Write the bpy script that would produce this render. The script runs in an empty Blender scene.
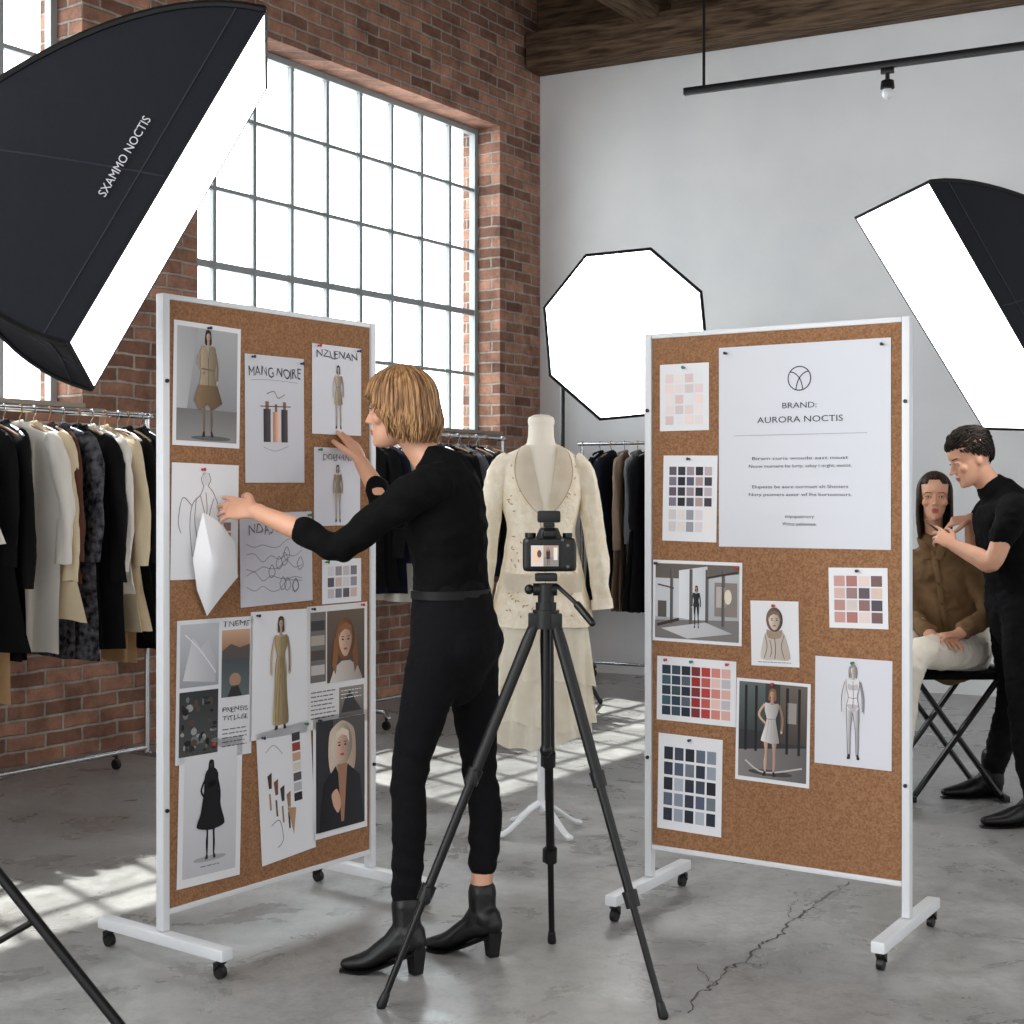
import bpy, bmesh, math, random
from mathutils import Vector, Matrix, noise
R=random.Random(7)
SC=bpy.context.scene; COL=SC.collection
PI=math.pi
F=1422.2; H=1.33; HY=497.0
def at(px,py,Y): return Vector(((px-512)/F*Y, Y, H-(py-HY)/F*Y))
def fl(px,py):
    Y=H*F/(py-HY); return Vector(((px-512)/F*Y,Y,0))
def V(*a): return Vector(a)
def lin(c):
    out=[]
    for v in c[:3]:
        v=v/255.0; out.append(v/12.92 if v<=0.04045 else ((v+0.055)/1.055)**2.4)
    return (out[0],out[1],out[2],1.0)
# ---------------- materials
def mat(name,col,rough=.6,metal=0,col2=None,scale=20,stretch=(1,1,1),bump=0,bscale=80,emit=0,sheen=0,alpha=1,spec=None):
    m=bpy.data.materials.new(name); m.use_nodes=True; nt=m.node_tree; N=nt.nodes; L=nt.links
    b=N['Principled BSDF']; b.inputs['Base Color'].default_value=lin(col)
    b.inputs['Roughness'].default_value=rough; b.inputs['Metallic'].default_value=metal
    if spec is not None: b.inputs['Specular IOR Level'].default_value=spec
    if sheen: b.inputs['Sheen Weight'].default_value=sheen
    if alpha<1: b.inputs['Alpha'].default_value=alpha
    tc=N.new('ShaderNodeTexCoord')
    if col2:
        mp=N.new('ShaderNodeMapping'); mp.inputs['Scale'].default_value=stretch
        L.new(tc.outputs['Object'],mp.inputs['Vector'])
        nz=N.new('ShaderNodeTexNoise'); nz.inputs['Scale'].default_value=scale; nz.inputs['Detail'].default_value=5
        L.new(mp.outputs[0],nz.inputs['Vector'])
        cr=N.new('ShaderNodeValToRGB'); cr.color_ramp.elements[0].position=.35; cr.color_ramp.elements[1].position=.65
        cr.color_ramp.elements[0].color=lin(col); cr.color_ramp.elements[1].color=lin(col2)
        L.new(nz.outputs['Fac'],cr.inputs[0]); L.new(cr.outputs[0],b.inputs['Base Color'])
    if bump:
        n2=N.new('ShaderNodeTexNoise'); n2.inputs['Scale'].default_value=bscale; n2.inputs['Detail'].default_value=4
        L.new(tc.outputs['Object'],n2.inputs['Vector'])
        bp=N.new('ShaderNodeBump'); bp.inputs['Strength'].default_value=bump; bp.inputs['Distance'].default_value=.01
        L.new(n2.outputs['Fac'],bp.inputs['Height']); L.new(bp.outputs[0],b.inputs['Normal'])
    if emit:
        b.inputs['Emission Color'].default_value=lin(col); b.inputs['Emission Strength'].default_value=emit
    return m
m_print=bpy.data.materials.new('printed_paper'); m_print.use_nodes=True
_n=m_print.node_tree; _a=_n.nodes.new('ShaderNodeAttribute'); _a.attribute_name='Col'
_n.links.new(_a.outputs['Color'],_n.nodes['Principled BSDF'].inputs['Base Color']); _n.nodes['Principled BSDF'].inputs['Roughness'].default_value=.6; _n.nodes['Principled BSDF'].inputs['Specular IOR Level'].default_value=.3
M={}
M['white']=mat('white_powder_coat',(218,220,223),.4)
M['cork']=mat('cork',(162,120,88),.95,col2=(130,93,66),scale=160,bump=.3,bscale=250,spec=.15)
M['black']=mat('black_plastic',(12,12,13),.45,spec=.4)
M['blackmetal']=mat('black_metal',(12,12,13),.35,.3)
M['chrome']=mat('chrome',(190,192,195),.25,.95)
M['softfab']=mat('softbox_fabric',(9,12,22),.7,bump=.35,bscale=10,spec=.25)
M['seam']=mat('softbox_seam',(30,34,46),.7)
M['diff']=mat('diffuser',(255,253,250),.6,emit=7.5)
M['logo']=mat('print_white',(200,200,206),.6)
M['skin']=mat('skin',(212,162,134),.5,col2=(202,149,121),scale=9)
M['lip']=mat('lips',(176,92,84),.45)
M['brow']=mat('brow',(92,62,44),.7)
M['eye']=mat('eye_white',(196,188,180),.3)
M['iris']=mat('iris',(40,30,24),.2)
M['hair']=mat('blonde_hair',(128,92,60),.55,col2=(182,142,98),scale=90,stretch=(1,1,.15),spec=.3)
M['hairb']=mat('blonde_hair_roots',(90,62,42),.55,col2=(134,98,66),scale=90,stretch=(1,1,.15),spec=.3)
M['hair2']=mat('brown_hair',(38,25,18),.5,col2=(62,42,29),scale=34,stretch=(1,1,.25),spec=.3)
M['hair3']=mat('dark_hair',(16,12,10),.7,col2=(36,26,20),scale=60,spec=.2)
M['knit']=mat('black_knit',(9,9,10),.95,bump=.35,bscale=35,spec=.15)
M['denim']=mat('black_denim',(10,10,13),.9,bump=.35,bscale=30,spec=.18)
M['leather']=mat('black_leather',(9,9,10),.4,bump=.15,bscale=60,spec=.4)
M['belt']=mat('belt_leather',(14,13,14),.55,spec=.3)
M['tan_shirt']=mat('olive_brown_cloth',(126,100,70),.85,col2=(106,82,56),scale=12,bump=.3,bscale=25,spec=.2)
M['offwhite']=mat('offwhite_cloth',(222,214,200),.85,bump=.3,bscale=20)
M['cream']=mat('cream_cloth',(236,226,208),.8,col2=(243,236,222),scale=14,bump=.25,bscale=30)
M['form']=mat('dress_form_linen',(230,223,209),.75)
M['wood']=mat('old_timber',(66,52,41),.92,col2=(116,96,78),scale=4,stretch=(1,9,9),bump=.5,bscale=16,spec=.15)
M['plank']=mat('ceiling_planks',(84,68,54),.92,col2=(124,104,84),scale=5,stretch=(5,1,1),bump=.3,bscale=20,spec=.15)
M['steel']=mat('window_steel',(150,156,157),.5,.1)
def glassmat():
    m=bpy.data.materials.new('window_glass'); m.use_nodes=True; nt=m.node_tree; N=nt.nodes; N.clear()
    o=N.new('ShaderNodeOutputMaterial'); mx=N.new('ShaderNodeMixShader'); t=N.new('ShaderNodeBsdfTransparent'); g=N.new('ShaderNodeBsdfGlossy')
    t.inputs[0].default_value=(.94,.97,.98,1); g.inputs['Roughness'].default_value=.1; mx.inputs[0].default_value=.06
    nt.links.new(t.outputs[0],mx.inputs[1]); nt.links.new(g.outputs[0],mx.inputs[2]); nt.links.new(mx.outputs[0],o.inputs[0]); return m
M['glass']=glassmat()
def brickmat():
    m=bpy.data.materials.new('old_brick'); m.use_nodes=True; nt=m.node_tree; N=nt.nodes; L=nt.links; b=N['Principled BSDF']
    tc=N.new('ShaderNodeTexCoord'); sp=N.new('ShaderNodeSeparateXYZ'); L.new(tc.outputs['Object'],sp.inputs[0])
    ad=N.new('ShaderNodeMath'); ad.operation='ADD'; L.new(sp.outputs[0],ad.inputs[0]); L.new(sp.outputs[1],ad.inputs[1])
    cb=N.new('ShaderNodeCombineXYZ'); L.new(ad.outputs[0],cb.inputs[0]); L.new(sp.outputs[2],cb.inputs[1])
    nw=N.new('ShaderNodeTexNoise'); nw.inputs['Scale'].default_value=7; L.new(tc.outputs['Object'],nw.inputs['Vector'])
    sc_=N.new('ShaderNodeVectorMath'); sc_.operation='SCALE'; sc_.inputs['Scale'].default_value=.022; L.new(nw.outputs['Color'],sc_.inputs[0])
    av=N.new('ShaderNodeVectorMath'); av.operation='ADD'; L.new(cb.outputs[0],av.inputs[0]); L.new(sc_.outputs[0],av.inputs[1])
    br=N.new('ShaderNodeTexBrick'); br.inputs['Scale'].default_value=1; br.inputs['Brick Width'].default_value=.23; br.inputs['Row Height'].default_value=.078
    br.inputs['Mortar Size'].default_value=.010; br.inputs['Mortar Smooth'].default_value=.5; br.inputs['Bias'].default_value=-.05
    br.inputs['Color1'].default_value=lin((174,130,110)); br.inputs['Color2'].default_value=lin((110,80,68)); br.inputs['Mortar'].default_value=lin((160,150,140))
    L.new(av.outputs[0],br.inputs['Vector'])
    nz=N.new('ShaderNodeTexNoise'); nz.inputs['Scale'].default_value=5; nz.inputs['Detail'].default_value=12; nz.inputs['Roughness'].default_value=.75; L.new(tc.outputs['Object'],nz.inputs['Vector'])
    cr=N.new('ShaderNodeValToRGB'); cr.color_ramp.elements[0].position=.35; cr.color_ramp.elements[1].position=.63
    cr.color_ramp.elements[0].color=(.42,.41,.41,1); cr.color_ramp.elements[1].color=(1.3,1.27,1.24,1); L.new(nz.outputs['Fac'],cr.inputs[0])
    mx=N.new('ShaderNodeMix'); mx.data_type='RGBA'; mx.blend_type='MULTIPLY'; mx.inputs[0].default_value=.85
    L.new(br.outputs['Color'],mx.inputs[6]); L.new(cr.outputs[0],mx.inputs[7]); L.new(mx.outputs[2],b.inputs['Base Color'])
    b.inputs['Roughness'].default_value=.9; b.inputs['Specular IOR Level'].default_value=.2
    iv=N.new('ShaderNodeMath'); iv.operation='SUBTRACT'; iv.inputs[0].default_value=1; L.new(br.outputs['Fac'],iv.inputs[1])
    bp=N.new('ShaderNodeBump'); bp.inputs['Strength'].default_value=.8; bp.inputs['Distance'].default_value=.012; L.new(iv.outputs[0],bp.inputs['Height']); L.new(bp.outputs[0],b.inputs['Normal'])
    return m
M['brick']=brickmat()
def concrete():
    m=bpy.data.materials.new('polished_concrete'); m.use_nodes=True; nt=m.node_tree; N=nt.nodes; L=nt.links; b=N['Principled BSDF']
    tc=N.new('ShaderNodeTexCoord'); prev=None
    for scl,det,lo,hi,c0,c1,w_ in ((.8,12,.32,.68,(144,144,143),(186,185,183),1),(3.2,12,.38,.62,(222,222,221),(255,255,255),.85),(17,8,.34,.56,(220,220,219),(255,255,255),.8),(70,4,.3,.6,(228,228,228),(255,255,255),.7)):
        n1=N.new('ShaderNodeTexNoise'); n1.inputs['Scale'].default_value=scl; n1.inputs['Detail'].default_value=det; n1.inputs['Roughness'].default_value=.65; n1.inputs['Distortion'].default_value=.4; L.new(tc.outputs['Object'],n1.inputs['Vector'])
        cr=N.new('ShaderNodeValToRGB'); cr.color_ramp.elements[0].position=lo; cr.color_ramp.elements[1].position=hi; cr.color_ramp.elements[0].color=lin(c0); cr.color_ramp.elements[1].color=lin(c1); L.new(n1.outputs['Fac'],cr.inputs[0])
        if prev is None: prev=cr.outputs[0]
        else:
            mx=N.new('ShaderNodeMix'); mx.data_type='RGBA'; mx.blend_type='MULTIPLY'; mx.inputs[0].default_value=w_
            L.new(prev,mx.inputs[6]); L.new(cr.outputs[0],mx.inputs[7]); prev=mx.outputs[2]
            if scl==3.2: second=n1
    L.new(prev,b.inputs['Base Color'])
    r=N.new('ShaderNodeMapRange'); r.inputs['From Min'].default_value=.35; r.inputs['From Max'].default_value=.65; r.inputs['To Min'].default_value=.22; r.inputs['To Max'].default_value=.46; L.new(second.outputs['Fac'],r.inputs[0]); L.new(r.outputs[0],b.inputs['Roughness'])
    return m
M['concrete']=concrete()
M['crack']=mat('crack',(96,94,92),.95,col2=(66,64,62),scale=40)
M['plaster']=mat('white_plaster',(229,229,229),.85,col2=(217,218,219),scale=1.2,bump=.08,bscale=30)
# ---------------- objects
def rootm(p):
    m=Matrix.Identity(4)
    while p is not None:
        m=p.matrix_basis@m; p=p.parent
    return m
def obj(name,bm,ms,parent=None,world=False,recalc=True,sharp=38):
    if recalc: bmesh.ops.recalc_face_normals(bm,faces=bm.faces)
    if world and parent is not None: bm.transform(rootm(parent).inverted())
    me=bpy.data.meshes.new(name); bm.to_mesh(me); bm.free()
    for x in (ms if isinstance(ms,(list,tuple)) else [ms]): me.materials.append(x)
    me.polygons.foreach_set('use_smooth',[True]*len(me.polygons))
    me.set_sharp_from_angle(angle=math.radians(sharp))
    o=bpy.data.objects.new(name,me); COL.objects.link(o)
    if parent is not None: o.parent=parent
    return o
def tag(o,label,cat,group=None):
    o['label']=label; o['category']=cat
    if group: o['group']=group
    return o
def thing(name,label,cat,loc=(0,0,0),rot=0,group=None,mx=None):
    o=bpy.data.objects.new(name,None); COL.objects.link(o); o.empty_display_size=.1
    if mx is not None: o.matrix_basis=mx
    else: o.matrix_basis=Matrix.Translation(Vector(loc))@Matrix.Rotation(rot,4,'Z')
    return tag(o,label,cat,group)
def struct(o): o['kind']='structure'; return o
def NB(): return bmesh.new()
def basis(loc,ex,ey,ez):
    m=Matrix.Identity(4)
    for i in range(3): m[i][0]=ex[i]; m[i][1]=ey[i]; m[i][2]=ez[i]; m[i][3]=loc[i]
    return m
def box(bm,c,s,rot=None,bev=0):
    t=bmesh.new(); bmesh.ops.create_cube(t,size=1)
    t.transform(Matrix.Diagonal((s[0],s[1],s[2],1)))
    if bev: bmesh.ops.bevel(t,geom=t.edges[:],offset=bev,segments=2,affect='EDGES',profile=.6)
    mt=Matrix.Translation(Vector(c))
    if rot is not None: mt=mt@rot
    t.transform(mt); merge(bm,t)
def merge(bm,t):
    me=bpy.data.meshes.new('tmp'); t.to_mesh(me); t.free(); bm.from_mesh(me); bpy.data.meshes.remove(me)
def ring(bm,c,a,b,n,fold=None,z=0):
    vs=[]
    for k in range(n):
        th=2*PI*k/n; f=fold(th,z) if fold else 1
        vs.append(bm.verts.new(c+a*math.cos(th)*f+b*math.sin(th)*f))
    return vs
def bridge(bm,rs,cap=True,mi=0):
    n=len(rs[0])
    for i in range(len(rs)-1):
        for k in range(n): bm.faces.new((rs[i][k],rs[i][(k+1)%n],rs[i+1][(k+1)%n],rs[i+1][k])).material_index=mi
    if cap: bm.faces.new(rs[0][::-1]).material_index=mi; bm.faces.new(rs[-1]).material_index=mi
def tup(r): return r if isinstance(r,tuple) else (r,r)
def crs(pts,rad,k=4):
    pts=[Vector(p) for p in pts]; rad=[tup(r) for r in rad]; n=len(pts); P=[];Q=[]
    def cr(a,b,c,d,t): return .5*((2*b)+(c-a)*t+(2*a-5*b+4*c-d)*t*t+(3*b-a-3*c+d)*t*t*t)
    for i in range(n-1):
        a,b,c,d=max(i-1,0),i,i+1,min(i+2,n-1)
        for j in range(k):
            t=j/k; P.append(Vector([cr(pts[a][q],pts[b][q],pts[c][q],pts[d][q],t) for q in range(3)]))
            Q.append(tuple(max(.0005,cr(rad[a][q],rad[b][q],rad[c][q],rad[d][q],t)) for q in range(2)))
    P.append(pts[-1]); Q.append(rad[-1]); return P,Q
def limb(bm,pts,rad,side=None,n=14,sm=0,rounded=True,fold=None,mi=0):
    if sm: pts,rad=crs(pts,rad,sm)
    pts=[Vector(p) for p in pts]; rad=[tup(r) for r in rad]; N=len(pts)
    T=[(pts[min(i+1,N-1)]-pts[max(i-1,0)]).normalized() for i in range(N)]
    a=Vector(side) if side is not None else (V(0,0,1).cross(T[0]) if abs(T[0].z)<.9 else V(1,0,0))
    S=[]
    for i in range(N):
        ai=(a-a.dot(T[i])*T[i]).normalized()
        if side is None: a=ai
        S.append((pts[i],ai,T[i].cross(ai),rad[i],T[i]))
    rs=[]
    if rounded:
        c,ai,b,(ra,rb),t=S[0]; rm=min(ra,rb)
        for ph in (78,52,26):
            ph=math.radians(ph); rs.append(ring(bm,c-t*rm*math.sin(ph),ai*ra*math.cos(ph),b*rb*math.cos(ph),n))
    for i,(c,ai,b,(ra,rb),t) in enumerate(S): rs.append(ring(bm,c,ai*ra,b*rb,n,fold,i/(N-1)))
    if rounded:
        c,ai,b,(ra,rb),t=S[-1]; rm=min(ra,rb)
        for ph in (26,52,78):
            ph=math.radians(ph); rs.append(ring(bm,c+t*rm*math.sin(ph),ai*ra*math.cos(ph),b*rb*math.cos(ph),n))
    bridge(bm,rs,mi=mi)
def tube(bm,p0,p1,r0,r1=None,n=12): limb(bm,[p0,p1],[r0,r1 if r1 is not None else r0],n=n,rounded=False)
def sphere(bm,c,r,M3=None,n=16):
    r=r if isinstance(r,tuple) else (r,r,r)
    mt=Matrix.Translation(Vector(c))@(M3 if M3 is not None else Matrix.Identity(4))@Matrix.Diagonal((r[0],r[1],r[2],1))
    bmesh.ops.create_uvsphere(bm,u_segments=n,v_segments=max(8,n//2+2),radius=1,matrix=mt)
def lathe(bm,prof,c=(0,0,0),n=24):
    c=Vector(c); rs=[ring(bm,c+V(0,0,z),V(max(r,.0005),0,0),V(0,max(r,.0005),0),n) for r,z in prof]; bridge(bm,rs)
def prism(bm,pts,off):
    a=[bm.verts.new(Vector(p)) for p in pts]; b=[bm.verts.new(Vector(p)+Vector(off)) for p in pts]
    bm.faces.new(a[::-1]); bm.faces.new(b)
    for i in range(len(a)): j=(i+1)%len(a); bm.faces.new((a[i],a[j],b[j],b[i]))
def remesh(bm,vox=.006,it=3,fac=.5):
    bmesh.ops.recalc_face_normals(bm,faces=bm.faces)
    me=bpy.data.meshes.new('t'); bm.to_mesh(me); bm.free(); o=bpy.data.objects.new('t',me); COL.objects.link(o)
    r=o.modifiers.new('r','REMESH'); r.mode='VOXEL'; r.voxel_size=vox
    if it: s=o.modifiers.new('s','SMOOTH'); s.iterations=it; s.factor=fac
    dg=bpy.context.evaluated_depsgraph_get(); e=o.evaluated_get(dg); m2=e.to_mesh()
    nb=bmesh.new(); nb.from_mesh(m2); e.to_mesh_clear(); bpy.data.objects.remove(o); bpy.data.meshes.remove(me)
    return nb
def wrinkle(bm,amp,sc,st=(1,1,1),seed=0):
    bm.normal_update()
    for v in bm.verts:
        p=Vector((v.co.x*st[0],v.co.y*st[1],v.co.z*st[2]))*sc+V(seed,0,0)
        q=noise.noise(p); rdg=1-abs(noise.noise(p*1.7+V(5,3,1)))*2
        v.co+=v.normal*amp*(q*.8+.35*noise.noise(p*2.3)+.45*(rdg-.5))
def creases(bm,centre,amp,sc,rad,ax=(0,0,1)):
    bm.normal_update(); c=Vector(centre); a=Vector(ax).normalized()
    for v in bm.verts:
        d=(v.co-c).length
        if d<rad:
            w_=(1-d/rad)**1.2; v.co+=v.normal*amp*w_*math.sin((v.co-c).dot(a)*sc+3*noise.noise(v.co*9))
# ---------------- text
_tc={}
def text_mesh(s):
    if s not in _tc:
        cu=bpy.data.curves.new('t','FONT'); cu.body=s; cu.align_x='CENTER'; cu.size=1; cu.resolution_u=3
        o=bpy.data.objects.new('t',cu); COL.objects.link(o)
        dg=bpy.context.evaluated_depsgraph_get(); me=bpy.data.meshes.new_from_object(o.evaluated_get(dg)); bpy.data.objects.remove(o)
        xs=[v.co.x for v in me.vertices]; ys=[v.co.y for v in me.vertices]
        _tc[s]=(me,min(xs),max(xs),min(ys),max(ys))
    return _tc[s]
# ---------------- flat prints
def cspl(p,k=4):
    n=len(p); out=[]
    for i in range(n):
        a,b,c,d=p[i-1],p[i],p[(i+1)%n],p[(i+2)%n]
        for j in range(k):
            t=j/k; out.append(tuple(.5*((2*b[q])+(c[q]-a[q])*t*.7+((2*a[q]-5*b[q]+4*c[q]-d[q]))*t*t*.7+((3*b[q]-a[q]-3*c[q]+d[q]))*t*t*t*.7 + .6*(c[q]-b[q])*(3*t*t-2*t*t*t)) for q in (0,1)))
    return out
def mixc(a,b,f): return tuple(a[i]+(b[i]-a[i])*f for i in range(3))
class P:
    def __init__(s,w,h,base=(236,236,238),border=None,th=.0006):
        s.w=w; s.h=h; s.bm=bmesh.new(); s.cl=s.bm.loops.layers.float_color.new('Col')
        a=[(-w/2,-h/2),(w/2,-h/2),(w/2,h/2),(-w/2,h/2)]
        s._f([V(x,y,th) for x,y in a],base); s._f([V(x,y,0) for x,y in a[::-1]],base)
        for i in range(4):
            p,q=a[i],a[(i+1)%4]; s._f([V(p[0],p[1],0),V(q[0],q[1],0),V(q[0],q[1],th),V(p[0],p[1],th)],base)
    def _f(s,vs,c,cs=None):
        f=s.bm.faces.new([s.bm.verts.new(v) for v in vs]); cc=lin(c)
        for i,l in enumerate(f.loops): l[s.cl]=lin(cs[i]) if cs else cc
    def pt(s,u,v,l): return V((u-.5)*s.w,(.5-v)*s.h,.0008+.0003*l)
    def poly(s,pts,c,l=1,c2=None):
        q=[s.pt(u,v,l) for u,v in pts]; ar=sum(q[i].x*q[(i+1)%len(q)].y-q[(i+1)%len(q)].x*q[i].y for i in range(len(q)))
        if ar<0: q=q[::-1]
        cs=None
        if c2:
            xs=[a.x for a in q]; x0,x1=min(xs),max(xs); cs=[mixc(c,c2,(a.x-x0)/(x1-x0+1e-9)) for a in q]
        s._f(q,c,cs)
    def rect(s,x0,y0,x1,y1,c,l=1): s.poly([(x0,y0),(x0,y1),(x1,y1),(x1,y0)],c,l)
    def grad(s,x0,y0,x1,y1,c,c2,l=1):
        q=[s.pt(x0,y1,l),s.pt(x1,y1,l),s.pt(x1,y0,l),s.pt(x0,y0,l)]; s._f(q,c,[c2,c2,c,c])
    def ell(s,cx,cy,rx,ry,c,l=1,n=18,c2=None): s.poly([(cx+rx*math.cos(2*PI*k/n),cy+ry*math.sin(2*PI*k/n)) for k in range(n)],c,l,c2)
    def line(s,pts,wd,c,l=1):
        q=[s.pt(u,v,l) for u,v in pts]; w=wd*s.w/2
        for a,b in zip(q,q[1:]):
            d=(b-a)
            if d.length<1e-6: continue
            d=d.normalized(); nn=V(-d.y,d.x,0)*w; e=d*w*.4
            s._f([a-nn-e,b-nn+e,b+nn+e,a+nn-e],c)
    def curve(s,pts,wd,c,l=1):
        P_,_=crs([V(a,b,0) for a,b in pts],[1]*len(pts),5); s.line([(p.x,p.y) for p in P_],wd,c,l)
    def text(s,t,cx,cy,cap,c,l=3,fit=None,hand=False):
        me,x0,x1,y0,y1=text_mesh(t); k=cap*s.h/.7; kx=k
        if fit: kx=fit*s.w/(x1-x0)
        o=s.pt(cx,cy,l); nv=len(s.bm.verts); nf=len(s.bm.faces)
        s.bm.from_mesh(me); s.bm.verts.ensure_lookup_table(); s.bm.faces.ensure_lookup_table(); cc=lin(c)
        for v in s.bm.verts[nv:]:
            x,y=v.co.x,v.co.y
            if hand:
                q=noise.noise_vector(V(x*1.6,y*2.2,len(t))); x+=q.x*.14+(y-.35)*.12*math.sin(x*2.3); y+=q.y*.14+.06*math.sin(x*3.1)
            v.co=V(o.x+(x-(x0+x1)/2)*kx,o.y+(y-.35)*k,o.z)
        for f in s.bm.faces[nf:]:
            for lp in f.loops: lp[s.cl]=cc
    def grid(s,x0,y0,x1,y1,nx,ny,cols,gap=.18,l=1):
        cw=(x1-x0)/nx; ch=(y1-y0)/ny
        for j in range(ny):
            for i in range(nx):
                c=cols[(j*nx+i)%len(cols)]
                if c is None: continue
                s.rect(x0+cw*(i+gap/2),y0+ch*(j+gap/2),x0+cw*(i+1-gap/2),y0+ch*(j+1-gap/2),c,l)
    def fig(s,cx,top,S,skin=(214,176,150),hair=(60,40,30),dress=(220,214,205),legs=None,style='dress',lines=None,l=2,arm=0,lean=0,thin=.86):
        k=s.h/s.w*thin; dk=lambda c,f=.62: tuple(v*f for v in c)
        def X(x,y): return (cx+(x+lean*y)*S*k,top+y*S)
        def pl(p,c,ll,sh=True): s.poly([X(*q) for q in cspl(p)],c,ll,dk(c) if sh else None)
        def ln(p,w,c,ll): s.curve([X(*q) for q in p],w*S*k,c,ll)
        lg=legs or skin
        if style!='long':
            pl([(-.075,.44),(-.01,.44),(-.022,.6),(-.03,.72),(-.028,.84),(-.034,.95),(-.052,.95),(-.064,.82),(-.056,.72),(-.078,.58)],lg,l)
            pl([(.005,.44),(.075,.44),(.083,.58),(.07,.72),(.078,.84),(.068,.95),(.05,.95),(.044,.82),(.038,.72),(.02,.6)],lg,l)
        pl([(-.056,.94),(-.034,.94),(-.03,.985),(-.072,.99)],(44,38,36),l+1,False); pl([(.05,.94),(.072,.94),(.09,.985),(.055,.99)],(44,38,36),l+1,False)
        pl([(0,-.006),(.034,.008),(.044,.055),(.048,.12),(.026,.14),(-.026,.14),(-.048,.12),(-.044,.055),(-.034,.008)],hair,l,False)
        pl([(-.014,.1),(.014,.1),(.018,.15),(.045,.168),(-.045,.168),(-.018,.15)],skin,l+1)
        pl([(0,.018),(.023,.032),(.027,.062),(.016,.096),(0,.11),(-.016,.096),(-.027,.062),(-.023,.032)],skin,l+2)
        pl([(0,.002),(.03,.02),(.028,.045),(.008,.028),(-.02,.033),(-.029,.05),(-.03,.02)],hair,l+3,False)
        for e in (-.011,.011): s.ell(*X(e,.062),.005*S*k,.003*S,(50,38,34),l+3,8)
        s.ell(*X(0,.09),.008*S*k,.003*S,(160,84,76),l+3,8)
        ac=dress if style in('coat','suit') else skin
        if arm: A1=[(-.09,.18),(-.15,.3),(-.06,.40)]; A2=[(.09,.18),(.135,.33),(.13,.48)]
        else: A1=[(-.09,.18),(-.12,.33),(-.125,.5)]; A2=[(.09,.18),(.12,.33),(.125,.5)]
        for q,f_ in ((A1,1),(A2,.7)): ln(q,.026,dk(ac,f_),l+3); s.ell(*X(*q[-1]),.012*S*k,.018*S,skin,l+4,8)
        if style=='dress': pl([(-.08,.16),(0,.175),(.08,.16),(.08,.25),(.055,.34),(.08,.46),(.11,.6),(.06,.61),(.02,.62),(-.05,.605),(-.11,.59),(-.08,.46),(-.055,.34),(-.08,.25)],dress,l+4); [ln([(x*.5,.36),(x,.58)],.005,dk(dress,.7),l+5) for x in (-.05,.01,.06)]; ln([(-.055,.34),(0,.345),(.055,.34)],.008,dk(dress,.6),l+5)
        elif style=='long': pl([(-.08,.16),(0,.175),(.08,.16),(.08,.25),(.055,.34),(.08,.5),(.10,.72),(.12,.93),(.03,.95),(-.1,.94),(-.09,.7),(-.08,.5),(-.055,.34),(-.08,.25)],dress,l+4); [ln([(x*.5,.36),(x,.6),(x*1.4,.92)],.005,dk(dress,.6),l+5) for x in (-.05,-.015,.03,.06)]
        elif style=='coat': pl([(-.10,.16),(-.03,.15),(0,.26),(.03,.15),(.10,.16),(.11,.3),(.10,.42),(.13,.62),(.02,.63),(-.13,.62),(-.10,.42),(-.11,.3)],dress,l+4); ln([(0,.26),(.008,.45),(.0,.62)],.007,dk(dress,.5),l+5); ln([(-.095,.36),(.095,.37)],.016,dk(dress,.6),l+5)
        elif style=='suit': pl([(-.095,.16),(0,.18),(.095,.16),(.09,.26),(.065,.34),(.09,.48),(-.09,.48),(-.065,.34),(-.09,.26)],dress,l+4); ln([(0,.18),(.004,.46)],.006,dk(dress,.5),l+5)
        elif style=='bare': pl([(-.08,.165),(.08,.165),(.07,.25),(.052,.33),(.078,.45),(0,.49),(-.078,.45),(-.052,.33),(-.07,.25)],skin,l+4,False); pl([(-.06,.2),(0,.215),(.06,.2),(.055,.26),(-.055,.26)],dress,l+5,False); pl([(-.075,.42),(.075,.42),(.0,.5)],dress,l+5,False)
        if lines:
            for pp in ([(-.085,.16),(-.08,.25),(-.056,.34),(-.08,.46),(-.07,.7),(-.06,.95)],[(.085,.16),(.08,.25),(.056,.34),(.08,.46),(.078,.7),(.074,.95)],[(0,.5),(-.025,.7),(-.03,.95)],[(0,.5),(.035,.7),(.045,.95)],[(0,.17),(.008,.33),(0,.45)],[(-.1,.18),(-.14,.33),(-.14,.5)],[(.1,.18),(.14,.33),(.14,.5)],[(-.056,.34),(0,.35),(.056,.34)],[(-.045,.02),(-.052,.08),(-.045,.14)],[(.045,.02),(.052,.08),(.045,.14)]):
                ln(pp,.006,lines,l+6)
def add_pin(par,x,y,col,name='pushpin'):
    b=NB(); lathe(b,[(.0035,.0005),(.0035,.003),(.0022,.005),(.0022,.009),(.0048,.011),(.0050,.014),(.003,.0155)],(x,y,0),12)
    key='pin'+str(col)
    if key not in M: M[key]=mat('pin_plastic',col,.3)
    return obj(name,b,M[key],par)
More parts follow.
